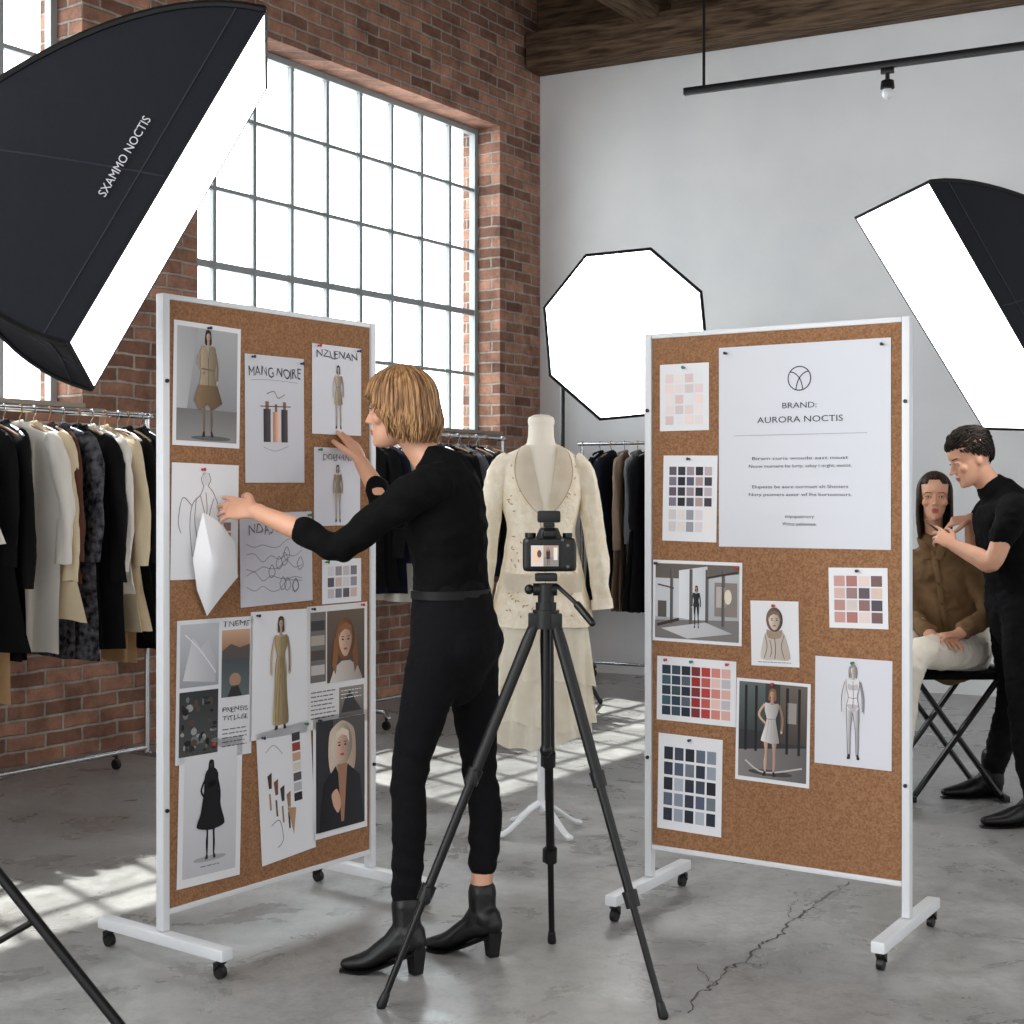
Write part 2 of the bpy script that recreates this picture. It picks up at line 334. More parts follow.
# ================= SETTING
u=V(.5575,.8302,0); un=V(-.8302,.5575,0); C0=V(.217,11.0,0); ZV=V(0,0,1)
bw=V(.892,-.452,0); bn=V(.452,.892,0)
CE=5.02
b=NB(); 
vs=[b.verts.new(p) for p in ((-9,-3,0),(9,-3,0),(9,13,0),(-9,13,0))]; b.faces.new(vs)
def crackline(pts,wmx):
    fine=[pts[0]]
    for a,c in zip(pts,pts[1:]):
        for k in range(1,9): fine.append(a.lerp(c,k/8)+V(R.uniform(-.010,.010),R.uniform(-.012,.012),0))
    ws=[R.uniform(.0008,wmx) for _ in fine]; ws[0]=ws[-1]=.0002; prev=None
    for i,p in enumerate(fine):
        d=(fine[min(i+1,len(fine)-1)]-fine[max(i-1,0)]).normalized(); nn=V(-d.y,d.x,0)*ws[i]
        cur=(b.verts.new(p-nn+V(0,0,.001)),b.verts.new(p+nn+V(0,0,.001)))
        if prev: f=b.faces.new((prev[0],cur[0],cur[1],prev[1])); f.material_index=1
        prev=cur
crackline([fl(*q) for q in ((688,1014),(700,992),(715,985),(728,968),(745,962),(762,944),(778,938),(792,920),(812,908),(826,896),(850,882))],.005)
crackline([fl(*q) for q in ((745,962),(757,966),(770,962))],.0025); crackline([fl(*q) for q in ((792,920),(789,908),(797,899))],.0022); crackline([fl(*q) for q in ((715,985),(704,976),(699,966))],.0022); crackline([fl(*q) for q in ((812,908),(826,911),(838,908))],.002)
struct(obj('floor',b,[M['concrete'],M['crack']]))
WM=basis(C0,u,un,ZV)
WZ0,WZ1=1.79,4.08
wins=[(-3.572,-.549),(-7.4,-4.38),(-11.4,-8.4)]
b=NB()
def wb(x0,x1,z0,z1,y0=0,y1=.34): box(b,((x0+x1)/2,(y0+y1)/2,(z0+z1)/2),(x1-x0,y1-y0,z1-z0))
wb(-15,.0,0,WZ0); wb(-15,.0,WZ1,CE+.2); wb(-.549,0,WZ0,WZ1); wb(-4.38,-3.572,WZ0,WZ1); wb(-8.4,-7.4,WZ0,WZ1); wb(-15,-11.4,WZ0,WZ1)
o=obj('wall_left',b,M['brick']); o.matrix_basis=WM; struct(o)
b=NB(); box(b,(4.2,.15,(CE+.2)/2),(9.1,.3,CE+.2)); o=obj('wall_back',b,M['plaster']); o.matrix_basis=basis(C0,bw,bn,ZV); struct(o)
m_sill=mat('sill',(150,140,130),.8)
for i,(x0,x1) in enumerate(wins):
    e=bpy.data.objects.new('window_%d'%(i+1),None); COL.objects.link(e); e.matrix_basis=WM; struct(e)
    b=NB(); y=.225
    for zz in (WZ0+.02,WZ1-.02): box(b,((x0+x1)/2,y,zz),(x1-x0,.05,.04))
    for xx in (x0+.02,x1-.02): box(b,(xx,y,(WZ0+WZ1)/2),(.04,.05,WZ1-WZ0-.08))
    nc,nr=9,5
    for k in range(1,nc):
        box(b,(x0+(x1-x0)*k/nc,y,(WZ0+WZ1)/2),(.028,.032,WZ1-WZ0-.08))
    for k in range(1,nr):
        wd=.042 if k==2 else .024
        box(b,((x0+x1)/2,y,WZ0+(WZ1-WZ0)*k/nr),(x1-x0-.08,.03,wd))
    obj('window_frame',b,M['steel'],e)
    b=NB(); box(b,((x0+x1)/2,y+.002,(WZ0+WZ1)/2),(x1-x0-.04,.004,WZ1-WZ0-.04)); obj('window_pane',b,M['glass'],e)
    b=NB(); box(b,((x0+x1)/2,.1,WZ0+.012),(x1-x0,.25,.024)); obj('window_sill',b,m_sill,e)
b=NB(); cp=[C0+un*.3+bn*.25,C0+un*.3-u*15,C0-u*15+V(12,-1,0),C0+bw*9+bn*.25]
prism(b,[V(p.x,p.y,CE+.2) for p in cp],(0,0,.15)); struct(obj('ceiling',b,M['plank']))
k=1
def beam(p,q,zc,hh,ww):
    global k
    d=(q-p); L=d.length; d.normalize(); b=NB(); box(b,(L/2,0,0),(L,ww,hh),bev=.01); o=obj('trim_%d'%k,b,M['wood']); k+=1
    o.matrix_basis=basis(V(p.x,p.y,zc),d,ZV.cross(d),ZV); struct(o)
beam(C0-bn*.13,C0-bn*.13+bw*8,4.71,.27,.24)
beam(C0-bn*.03,C0-bn*.03+bw*8,5.03,.36,.05)
for s in (-.35,.85,2.05,3.25,4.4): beam(C0+bw*s-bn*.02-un*.15,C0+bw*s-bn*.02-u*8-un*.15,4.93,.26,.2)
# ================= track rail and spotlight
p0=at(684,92,8.2); dr=bw
b=NB(); box(b,(1.6,0,0),(3.2,.035,.04),bev=.004)
t=thing('track_rail','black lighting track hanging on rods before the white wall','track rail',mx=basis(p0,dr,ZV.cross(dr),ZV))
obj('rail',b,M['blackmetal'],t)
for xx in (.12,2.6):
    b=NB(); tube(b,(xx,0,.02),(xx,0,CE+.2-p0.z),.009,n=8); obj('hanging_rod',b,M['blackmetal'],t)
sp=p0+dr*1.16
t=thing('track_spotlight','small black spotlight with glass bulb clipped under the ceiling track','spotlight',mx=basis(sp,dr,ZV.cross(dr),ZV))
b=NB(); box(b,(0,0,-.035),(.07,.03,.03),bev=.004); tube(b,(0,0,-.05),(0,0,-.09),.012); lathe(b,[(.012,-.08),(.034,-.09),(.038,-.13),(.03,-.135)]); obj('lamp_housing',b,M['blackmetal'],t)
b=NB(); sphere(b,(0,0,-.155),(.03,.03,.035)); obj('bulb',b,mat('bulb',(220,222,225),.2),t)
# ================= pinboards
def board(O,r,W,zb,zt,label):
    n=V(r.y,-r.x,0)
    t=thing('pinboard',label,'pinboard',mx=basis(V(O.x,O.y,0),r,-n,ZV))
    b=NB(); box(b,(W/2,0,(zb+zt)/2),(W-.03,.018,zt-zb-.03)); obj('cork_panel',b,M['cork'],t)
    for z in (zb,zt):
        b=NB(); box(b,(W/2,0,z+(-.008 if z==zt else .008)),(W-.026,.028,.016),bev=.003); obj('frame_rail',b,M['white'],t)
    for x in (0,W):
        b=NB(); box(b,(x,0,(zt+.09)/2),(.024,.032,zt-.09),bev=.003); pst=obj('post',b,M['white'],t)
        for zz in (zt-.25,zb+.3):
            b=NB(); tube(b,(x,-.016,zz),(x,-.022,zz),.006,n=8); obj('bolt',b,M['black'],pst)
        b=NB(); box(b,(x,0,.070),(.042,.54,.034),bev=.006); ft=obj('foot_bar',b,M['white'],t)
        for y in (-.24,.24):
            b=NB(); tube(b,(x,y,.054),(x,y,.04),.012); prism(b,[(x-.014,y-.012,.045),(x-.014,y+.014,.045),(x-.014,y+.014,.02)],(.028,0,0)); c=obj('caster',b,M['black'],t)
            b=NB(); tube(b,(x-.009,y,.019),(x+.009,y,.019),.019,n=18); obj('wheel',b,M['black'],c)
    return dict(O=V(O.x,O.y,0),r=r,n=n)
A=V(-.999,4.07,0); Bp=V(-.477,4.78,0)
BL=board(A,(Bp-A).normalized(),(Bp-A).length,.134,1.912,'large cork pinboard with white frame where the woman in black works')
A2=V(.452,4.66,0); B2=V(1.167,4.2,0)
BR=board(A2,(B2-A2).normalized(),(B2-A2).length,.18,1.862,'cork pinboard on the right holding the big brand poster')
def hit(bd,px,py,off=.011):
    d=V((px-512)/F,1,-(py-HY)/F); o=V(0,0,H); t=((bd['O']+bd['n']*off)-o).dot(bd['n'])/d.dot(bd['n']); return o+d*t
def place(bd,x0,y0,x1,y1,off=.011,tilt=0):
    a=hit(bd,x0,y0,off); c=hit(bd,x1,y1,off); w=(c-a).dot(bd['r']); h=a.z-c.z; m=(a+c)/2
    return w,h,basis(m,bd['r'],ZV,bd['n'])@Matrix.Rotation(math.radians(tilt),4,'Z')
def paper(bd,q,label,draw,base=(226,226,229),pins=(),tilt=0,off=.0115,name='pinned_paper',cat='paper'):
    w,h,m=place(bd,*q,off=off,tilt=tilt); p=P(w,h,base); draw(p)
    o=obj(name,p.bm,m_print,recalc=False); o.matrix_basis=m; tag(o,label,cat)
    for (uu,vv,c) in pins: add_pin(o,(uu-.5)*w,(.5-vv)*h,c)
    return o
BLK=(28,28,32); TEAL=(30,120,110); RED=(190,40,40); NAVY=(30,40,70); GRN=(40,120,70)
def scrib(p,x0,y0,x1,n,dy,c=(90,90,95),w=.012,l=2,seed=1):
    r=random.Random(seed)
    for i in range(n): 
        e=x1-(r.random()*.15)*(x1-x0); x=x0
        while x<e-.01:
            q=min(e,x+r.uniform(.03,.09)); p.line([(x,y0+i*dy),(q,y0+i*dy)],w,c,l); x=q+.018
def face(p,cx,cy,rx,ry,sk,hairc,l,dark=None):
    p.ell(cx,cy-.1*ry,rx*1.45,ry*1.35,hairc,l,24,tuple(v*.6 for v in hairc)); p.poly(cspl([(cx-rx,cy-ry*.4),(cx,cy-ry*1.05),(cx+rx,cy-ry*.4),(cx+rx*.85,cy+ry*.4),(cx+rx*.3,cy+ry*.98),(cx-rx*.3,cy+ry*.98),(cx-rx*.85,cy+ry*.4)]),sk,l+1,tuple(v*.7 for v in sk))
    p.poly([(cx-rx*1.0,cy-ry*.1),(cx-rx*.9,cy-ry*.9),(cx,cy-ry*1.15),(cx+rx*.9,cy-ry*.9),(cx+rx,cy-ry*.1),(cx+rx*.6,cy-ry*.6),(cx-.1*rx,cy-ry*.72),(cx-rx*.7,cy-ry*.5)],hairc,l+2)
    for e in (-.42,.42):
        p.ell(cx+e*rx,cy-ry*.05,rx*.17,ry*.06,(48,36,32),l+3,10); p.line([(cx+e*rx-rx*.2,cy-ry*.22),(cx+e*rx+rx*.2,cy-ry*.24)],rx*.08,(70,50,40),l+3)
    p.line([(cx+rx*.05,cy-.05*ry),(cx+rx*.12,cy+ry*.28),(cx-rx*.05,cy+ry*.3)],rx*.05,tuple(v*.66 for v in sk),l+3); p.ell(cx,cy+ry*.55,rx*.3,ry*.08,(164,78,72),l+3,12)
def d(p):
    p.grad(.05,.04,.95,.7,(168,168,170),(138,138,141),1); p.grad(.05,.7,.95,.96,(112,110,110),(140,138,138),2); p.poly([(.05,.04),(.35,.04),(.2,.7),(.05,.7)],(182,182,184),2,(160,160,162))
    p.ell(.56,.93,.3,.02,(96,94,94),3)
    p.fig(.5,.05,.88,dress=(176,158,130),hair=(40,30,26),style='coat',arm=1,legs=(140,118,96),l=4); p.poly([(.36,.5),(.64,.5),(.72,.64),(.58,.7),(.5,.65),(.38,.71),(.3,.62)],(136,110,78),10,(84,66,46))
paper(BL,(173,320,240,448),'grey fashion photo of a woman in a tan coat, top left of the left pinboard',d,pins=[(.5,.03,NAVY)],tilt=-1,name='pinned_photo',cat='photo')
def d(p):
    p.text('MANG NOIRE',.5,.125,.08,(66,66,72),3,fit=.88,hand=True)
    p.curve([(.1,.2),(.4,.19),(.9,.2)],.006,(140,140,146)); 
    for x0,x1,c,y in ((.3,.42,(44,36,40),.42),(.46,.56,(158,118,94),.44),(.6,.71,(44,36,40),.42)):
        p.poly([(x0,y),(x1,y),(x1,.68),(x0,.68)],c,1,tuple(v*1.5+14 for v in c)); p.rect(x0+.03,y-.06,x1-.03,y,(126,96,78),2)
    p.curve([(.36,.3),(.48,.28),(.55,.33),(.66,.3)],.012,(130,120,120)); p.line([(.25,.4),(.76,.395)],.012,(90,70,64),3); p.curve([(.3,.72),(.5,.75),(.72,.71)],.008,(160,150,150))
paper(BL,(245,353,304,483),'sheet with hand lettered title and bottle swatches below it',d,pins=[(.12,.02,NAVY),(.95,.04,NAVY)],tilt=.5,base=(204,204,210))
def d(p):
    p.text('NZLENAN',.5,.1,.085,(76,76,82),3,fit=.82,hand=True); p.fig(.52,.22,.72,dress=(206,186,158),style='dress',lines=(120,110,104),skin=(226,206,190))
paper(BL,(312,343,361,436),'lettered sketch sheet with small dress figure, top right of the left pinboard',d,pins=[(.12,.02,RED),(.93,.03,NAVY)],base=(216,216,222))
def d(p):
    k=(128,128,136)
    p.ell(.5,.13,.065,.055,(214,212,214),1)
    for q in ([(.47,.08),(.43,.13),(.46,.19)],[(.54,.08),(.57,.14),(.53,.19)],[(.47,.19),(.42,.27),(.3,.36),(.27,.55),(.31,.8)],[(.53,.19),(.62,.26),(.7,.4),(.69,.6)],[(.42,.28),(.5,.5),(.45,.75),(.4,.93)],[(.62,.3),(.55,.5),(.6,.9)],[(.3,.37),(.16,.3),(.1,.5),(.14,.6)],[(.36,.3),(.34,.5),(.4,.7)],[(.5,.25),(.52,.4),(.48,.55)]): p.curve(q,.011,k)
    p.grid(.62,.5,.9,.86,2,4,[(70,60,66),(150,120,110),(120,120,128),(186,110,90)])
paper(BL,(171,463,238,577),'figure line drawing with swatch strip under the woman\'s lowered hand',d,pins=[(.44,.05,RED)],tilt=-1)
def d(p):
    p.text('NDASUNE',.42,.17,.11,(110,110,116),3,fit=.6,hand=True); r=random.Random(3)
    for a in range(5):
        y=.36+.11*a; p.curve([(.08+.11*j,y+r.uniform(-.06,.06)) for j in range(8)],.008,(150,150,158))
    for a in range(9):
        x,y=r.uniform(.15,.8),r.uniform(.38,.82); p.curve([(x,y),(x+.05,y-.07),(x+.09,y+.02),(x+.03,y+.07),(x,y)],.008,(128,128,136),2)
paper(BL,(240,513,312,601),'landscape sheet of grey hand sketched notes beside the hanging white sheet',d,pins=[(.05,.03,NAVY),(.95,.04,GRN)],base=(200,200,208),tilt=1)
def d(p):
    p.text('DOENANS',.5,.12,.08,(96,96,102),3,fit=.62,hand=True); p.fig(.5,.22,.74,dress=(182,160,132),style='suit',lines=(130,120,112),skin=(226,206,190))
paper(BL,(314,447,360,525),'small lettered sketch sheet with figure just below the upper hand',d,pins=[(.1,.03,GRN)],base=(214,214,222))
def d(p):
    p.grid(.12,.14,.9,.9,4,3,[(214,208,212),(150,140,150),(196,186,190),(120,116,128),(90,84,96),(206,180,170)])
paper(BL,(322,560,361,601),'small pale swatch card on the left pinboard, right of the hand sketched notes',d,pins=[(.1,.05,GRN)])
def d(p):
    p.grad(.04,.03,.54,.47,(186,188,194),(152,154,160),1); p.poly([(.08,.42),(.2,.12),(.3,.2),(.4,.14),(.5,.3),(.5,.45)],(206,206,210),2,(176,176,182)); p.curve([(.1,.1),(.3,.22),(.5,.38)],.012,(222,222,226),3)
    p.grad(.04,.5,.54,.95,(52,54,56),(74,76,74),1)
    r=random.Random(5)
    for i in range(46): p.ell(r.uniform(.08,.5),r.uniform(.53,.92),r.uniform(.012,.05),r.uniform(.008,.03),[(30,32,34),(110,116,112),(150,152,148),(84,70,60),(40,44,46)][i%5],2+i%4,9)
    p.text('TNEME',.77,.045,.04,(60,60,66),3,fit=.36,hand=True); p.grad(.58,.09,.96,.24,(196,160,132),(150,112,88),1); p.poly([(.58,.24),(.7,.19),(.82,.22),(.96,.2),(.96,.3),(.58,.3)],(86,80,78),2); p.grad(.58,.28,.96,.57,(70,76,80),(96,104,108),1); p.ell(.76,.45,.08,.05,(160,130,106),4); p.poly([(.66,.57),(.72,.49),(.8,.49),(.86,.57)],(50,50,54),4)
    p.text('PRENEIS',.77,.66,.035,(66,66,72),3,fit=.34,hand=True); p.text('TITLLEE',.77,.72,.035,(66,66,72),3,fit=.34,hand=True); scrib(p,.6,.8,.95,5,.03,w=.01)
paper(BL,(176,622,252,752),'collage page with four pictures and titles, left edge of the left pinboard',d,tilt=-1,base=(218,218,222))
def d(p): p.fig(.5,.05,.9,dress=(196,172,128),style='long',skin=(214,186,160),hair=(70,52,40),lines=(140,120,96))
paper(BL,(250,613,309,731),'sketch of a standing figure in a gold dress, middle of the left pinboard',d,tilt=-1,pins=[(.1,.03,NAVY)])
def d(p):
    p.rect(.05,.05,.3,.62,(110,106,104),1); p.grad(.32,.05,.95,.64,(104,88,76),(70,58,52),1); p.poly([(.36,.64),(.44,.52),(.56,.47),(.7,.47),(.84,.53),(.92,.64)],(214,206,198),3,(150,140,134)); face(p,.62,.30,.11,.13,(224,184,158),(140,92,58),4); p.poly([(.44,.25),(.5,.4),(.46,.58),(.4,.5)],(140,92,58),4); p.poly([(.8,.25),(.74,.4),(.78,.58),(.84,.5)],(120,78,50),4)
    for i in range(4): p.rect(.06,.12+.12*i,.28,.2+.12*i,[(60,60,62),(170,160,150),(80,70,66),(190,184,180)][i],2)
    scrib(p,.06,.7,.48,7,.035,w=.012); p.grad(.52,.69,.94,.94,(140,132,126),(92,86,82),1); p.poly([(.55,.9),(.62,.78),(.7,.72),(.78,.8),(.9,.9)],(58,56,56),2); scrib(p,.55,.72,.9,3,.03,(220,220,220),.01,3,4)
paper(BL,(307,607,367,720),'magazine page with a redhead portrait and text columns',d,pins=[(.08,.02,NAVY),(.9,.02,RED)],base=(220,218,218))
def d(p):
    p.grad(.08,.06,.92,.94,(216,216,220),(192,192,197),1); p.ell(.5,.83,.26,.02,(160,160,164),2); p.fig(.5,.14,.7,dress=(22,22,26),hair=(24,20,20),legs=(28,28,32),style='coat',skin=(70,62,60),arm=1); p.poly(cspl([(.34,.5),(.4,.32),(.5,.28),(.6,.32),(.66,.48),(.72,.6),(.5,.63),(.28,.6)]),(20,20,24),8); p.ell(.5,.26,.11,.07,(24,24,28),8); scrib(p,.36,.88,.66,1,.03,w=.01)
paper(BL,(178,746,241,873),'photo of a black coated silhouette, bottom left of the left pinboard',d,pins=[(.5,.03,RED)],tilt=-1.5,name='pinned_photo',cat='photo')
def d(p):
    p.grid(.62,.06,.8,.6,1,7,[(60,56,60),(150,60,54),(196,160,130),(214,206,200),(90,84,88),(180,180,186),(40,40,46)])
    for i in range(4):
        x=.16+.11*i; y=.34+.06*i; p.poly([(x,y),(x+.08,y-.02),(x+.07,y+.1),(x+.02,y+.1)],[(70,50,44),(120,78,58),(60,60,66),(150,120,96)][i],2)
        p.line([(x+.03,y+.14),(x+.04,y+.26)],.03,[(160,130,104),(90,70,60),(150,120,100),(70,60,60)][i],2)
    p.curve([(.15,.16),(.3,.12),(.45,.2)],.01,(150,150,156)); p.curve([(.2,.72),(.35,.7),(.4,.85),(.3,.9)],.012,(130,120,120)); p.poly([(.5,.62),(.66,.64),(.6,.84)],(176,140,110),2)
paper(BL,(259,731,313,850),'tilted colour palette sheet with little garment sketches at the board\'s bottom',d,pins=[(.1,.04,NAVY),(.9,.02,GRN)],tilt=3.5)
def d(p):
    p.grad(.05,.04,.95,.95,(84,80,80),(54,52,54),1); p.poly([(.05,.04),(.36,.04),(.3,.95),(.05,.95)],(46,46,50),2)
    p.poly(cspl([(.52,.06),(.74,.14),(.78,.34),(.72,.5),(.34,.5),(.27,.34),(.3,.14)]),(214,196,178),3,(170,148,130)); face(p,.52,.27,.13,.13,(228,190,168),(220,204,186),4)
    p.poly([(.1,.95),(.18,.56),(.4,.43),(.52,.6),(.62,.43),(.85,.54),(.93,.95)],(24,24,28),8,(40,40,46)); p.poly([(.43,.42),(.61,.42),(.55,.9),(.5,.9)],(160,118,96),9); p.poly(cspl([(.32,.66),(.42,.62),(.5,.74),(.44,.82),(.36,.76)]),(206,164,140),9)
paper(BL,(313,718,367,826),'portrait photo of a blonde in a dark coat, lower right of the left pinboard',d,pins=[(.1,.03,NAVY)],name='pinned_photo',cat='photo')
b=NB()
pl=[(203,512,.05),(222,524,.06),(235,543,.05),(238,577,.06),(222,596,.055),(207,616,.03),(197,590,.03),(193,560,.035),(198,532,.04)]
cv=b.verts.new(hit(BL,213,562,.085)); vs=[b.verts.new(hit(BL,x,y,o_)) for x,y,o_ in pl]
for i in range(len(vs)): b.faces.new((cv,vs[i],vs[(i+1)%len(vs)]))
bmesh.ops.subdivide_edges(b,edges=b.edges[:],cuts=2,use_grid_fill=True)
o=obj('loose_sheet',b,mat('white_tissue',(226,226,229),.7),recalc=False); tag(o,'curled blank white sheet hanging loose from the woman\'s lowered hand','paper')
# ---- right board papers
def d(p):
    k=(44,46,54); n=36; cx,cy,rr=.485,.172,.066; q=p.w/p.h
    p.line([(cx+rr*math.cos(2*PI*i/n),cy+rr*q*math.sin(2*PI*i/n)) for i in range(n+1)],.006,k,2)
    g=lambda *a:[(cx+x*rr,cy+y*rr*q) for x,y in a]
    p.curve(g((-.80,-.58),(-.38,-.42),(.02,.0),(.22,.5),(.30,.94)),.0058,k,2); p.curve(g((.80,-.58),(.38,-.42),(-.02,.0),(-.22,.5),(-.30,.94)),.0058,k,3)
    p.text('BRAND:',.485,.302,.028,k,3,fit=.2); p.text('AURORA NOCTIS',.485,.37,.03,k,3,fit=.5)
    p.line([(.09,.445),(.87,.445)],.003,(150,150,156),2)
    for t_,y_,f_ in (('Biram curis woude aast miust',.56,.56),('Noow murnere be lurty, seloy l orght, oucos.',.598,.6),('Elupesss be aore oormset alt Shtniers',.70,.56),('Nory pxsmers aoior wf lhe bortoensors.',.738,.6),('sinpupaatmory',.845,.17),('Wotoz peblentsoe.',.882,.2)):
        p.text(t_,.485,y_,.016,(40,42,50),3,fit=f_)
paper(BR,(719,348,891,550),'large white brand poster with round emblem on the right pinboard',d,pins=[(.045,.03,BLK),(.955,.03,BLK)],base=(210,212,218),name='brand_poster',cat='poster')
def d(p): p.grid(.1,.14,.9,.92,4,5,[(226,206,204),(232,222,218),(214,190,188),(224,224,226),(236,214,210),(228,216,214),(206,196,196)])
paper(BR,(660,365,709,430),'pale blush swatch card, top left of the right pinboard',d,pins=[(.5,.06,TEAL)])
def d(p):
    p.grid(.1,.12,.92,.6,5,4,[(96,84,96),(54,52,62),(150,136,144),(44,40,48),(180,170,176),(120,112,130),(36,36,44),(84,84,100),(170,146,142),(60,56,64)]); p.grid(.1,.62,.92,.9,5,2,[(206,200,200),(222,214,208),(150,150,160),(214,206,210),(232,224,220)])
paper(BR,(663,456,717,542),'purple and charcoal swatch card beside the brand poster',d,pins=[(.48,.04,NAVY)],tilt=-1)
def d(p):
    p.grad(.03,.04,.97,.96,(186,188,192),(160,162,166),1); p.poly([(.03,.04),(.97,.04),(.97,.14),(.6,.2),(.03,.3)],(100,92,86),2); p.rect(.03,.22,.3,.7,(200,202,206),3); p.poly([(.3,.12),(.62,.06),(.62,.74),(.3,.7)],(220,222,226),3,(196,198,202))
    for x in (.2,.42,.6,.78): p.poly([(x,.1),(x+.035,.1),(x+.035,.78),(x,.78)],(70,68,70),4,(110,106,104))
    p.rect(.7,.25,.95,.66,(132,122,116),3); p.rect(.72,.3,.82,.55,(180,172,164),4); p.poly([(.03,.74),(.97,.7),(.97,.96),(.03,.96)],(120,116,114),4); p.poly([(.1,.84),(.6,.74),(.9,.86),(.4,.95)],(206,206,208),5,(170,170,172))
    p.fig(.5,.3,.52,dress=(46,46,50),legs=(46,46,50),style='suit',l=6); p.ell(.85,.42,.04,.09,(220,210,190),5); p.line([(.06,.3),(.24,.34)],.015,(70,60,56),5); p.line([(.06,.8),(.3,.72)],.03,(60,50,46),6); p.line([(.62,.2),(.95,.12)],.02,(60,50,46),6); p.rect(.06,.5,.16,.7,(90,84,80),5)
paper(BR,(653,560,742,646),'interior photo of a showroom with columns on the right pinboard',d,pins=[(.04,.04,BLK),(.95,.06,RED)],tilt=-.5,name='pinned_photo',cat='photo')
def d(p):
    k=(120,110,104); p.poly(cspl([(.3,.5),(.5,.44),(.7,.5),(.82,.88),(.5,.9),(.2,.88)]),(206,196,184),2,(184,172,160)); face(p,.5,.3,.12,.14,(228,208,192),(120,100,88),3); p.poly(cspl([(.34,.44),(.5,.48),(.66,.44),(.62,.56),(.38,.57)]),(160,140,122),8)
    for q in ([(.3,.52),(.34,.7),(.28,.88)],[(.7,.52),(.64,.7),(.7,.88)],[(.5,.56),(.52,.72),(.5,.88)],[(.4,.6),(.44,.75),(.4,.86)]): p.curve(q,.014,k,7)
    scrib(p,.15,.94,.85,1,.03,w=.012)
paper(BR,(751,600,799,668),'small portrait sketch of a woman with a scarf above the white dress photo',d,pins=[(.5,.07,RED)],tilt=1)
def d(p): p.grid(.08,.12,.92,.92,4,4,[(196,150,142),(170,116,110),(224,206,200),(120,92,92),(206,178,168),(150,120,120),(96,84,92),(214,190,180),(180,140,132),(206,196,190),(140,106,104),(84,76,84)],gap=.12)
paper(BR,(829,567,888,630),'mauve and rose swatch card at the right edge of the board',d,pins=[(.5,.05,NAVY)],tilt=1)
def d(p): p.grid(.06,.12,.94,.92,7,5,[(40,56,66),(56,76,84),(34,42,54),(120,44,44),(176,60,54),(206,130,116),(216,170,158),(62,92,100),(44,60,78),(84,92,104),(150,44,40),(186,90,78),(224,190,180),(190,184,188)],gap=.13)
paper(BR,(657,656,736,727),'wide swatch card running from teal to red',d,pins=[(.12,.05,RED),(.9,.05,RED),(.45,.05,TEAL)],tilt=-.5)
def d(p):
    p.grad(.04,.03,.96,.96,(62,60,64),(46,44,48),1); p.grad(.04,.03,.4,.5,(96,104,102),(60,66,66),2); p.grad(.6,.03,.96,.6,(106,96,88),(70,62,58),2); p.poly([(.04,.7),(.96,.62),(.96,.96),(.04,.96)],(132,126,126),3,(96,92,92))
    for x in (.12,.26,.68,.84): p.rect(x,.06,x+.035,.7,(30,30,34),4)
    p.rect(.7,.2,.82,.4,(150,146,140),4); p.ell(.48,.9,.3,.03,(70,66,66),4)
    p.fig(.5,.08,.86,dress=(232,228,224),hair=(140,96,60),style='dress',arm=1,l=5,lean=-.04,thin=1)
    p.curve([(.14,.8),(.4,.9),(.9,.82)],.02,(190,186,184),5)
paper(BR,(736,678,810,788),'street fashion photo of a woman in a short white dress',d,pins=[(.5,.03,RED)],tilt=-1,name='pinned_photo',cat='photo')
def d(p): p.fig(.5,.06,.88,dress=(188,180,186),skin=(220,216,216),hair=(150,136,130),style='bare',lines=(96,92,98),arm=0)
paper(BR,(815,656,892,771),'line drawing of a standing figure, lowest sheet on the right side',d,pins=[(.5,.04,GRN)],tilt=-.5,base=(212,212,219))
def d(p): p.grid(.08,.12,.92,.92,5,5,[(40,44,54),(62,68,80),(34,36,44),(90,98,112),(130,138,150),(52,56,68),(80,90,110),(110,116,126),(46,50,62),(150,156,168),(36,40,50),(170,176,186)])
paper(BR,(658,733,722,837),'navy and slate swatch card, bottom left of the right pinboard',d,pins=[(.5,.04,NAVY)],tilt=-1)
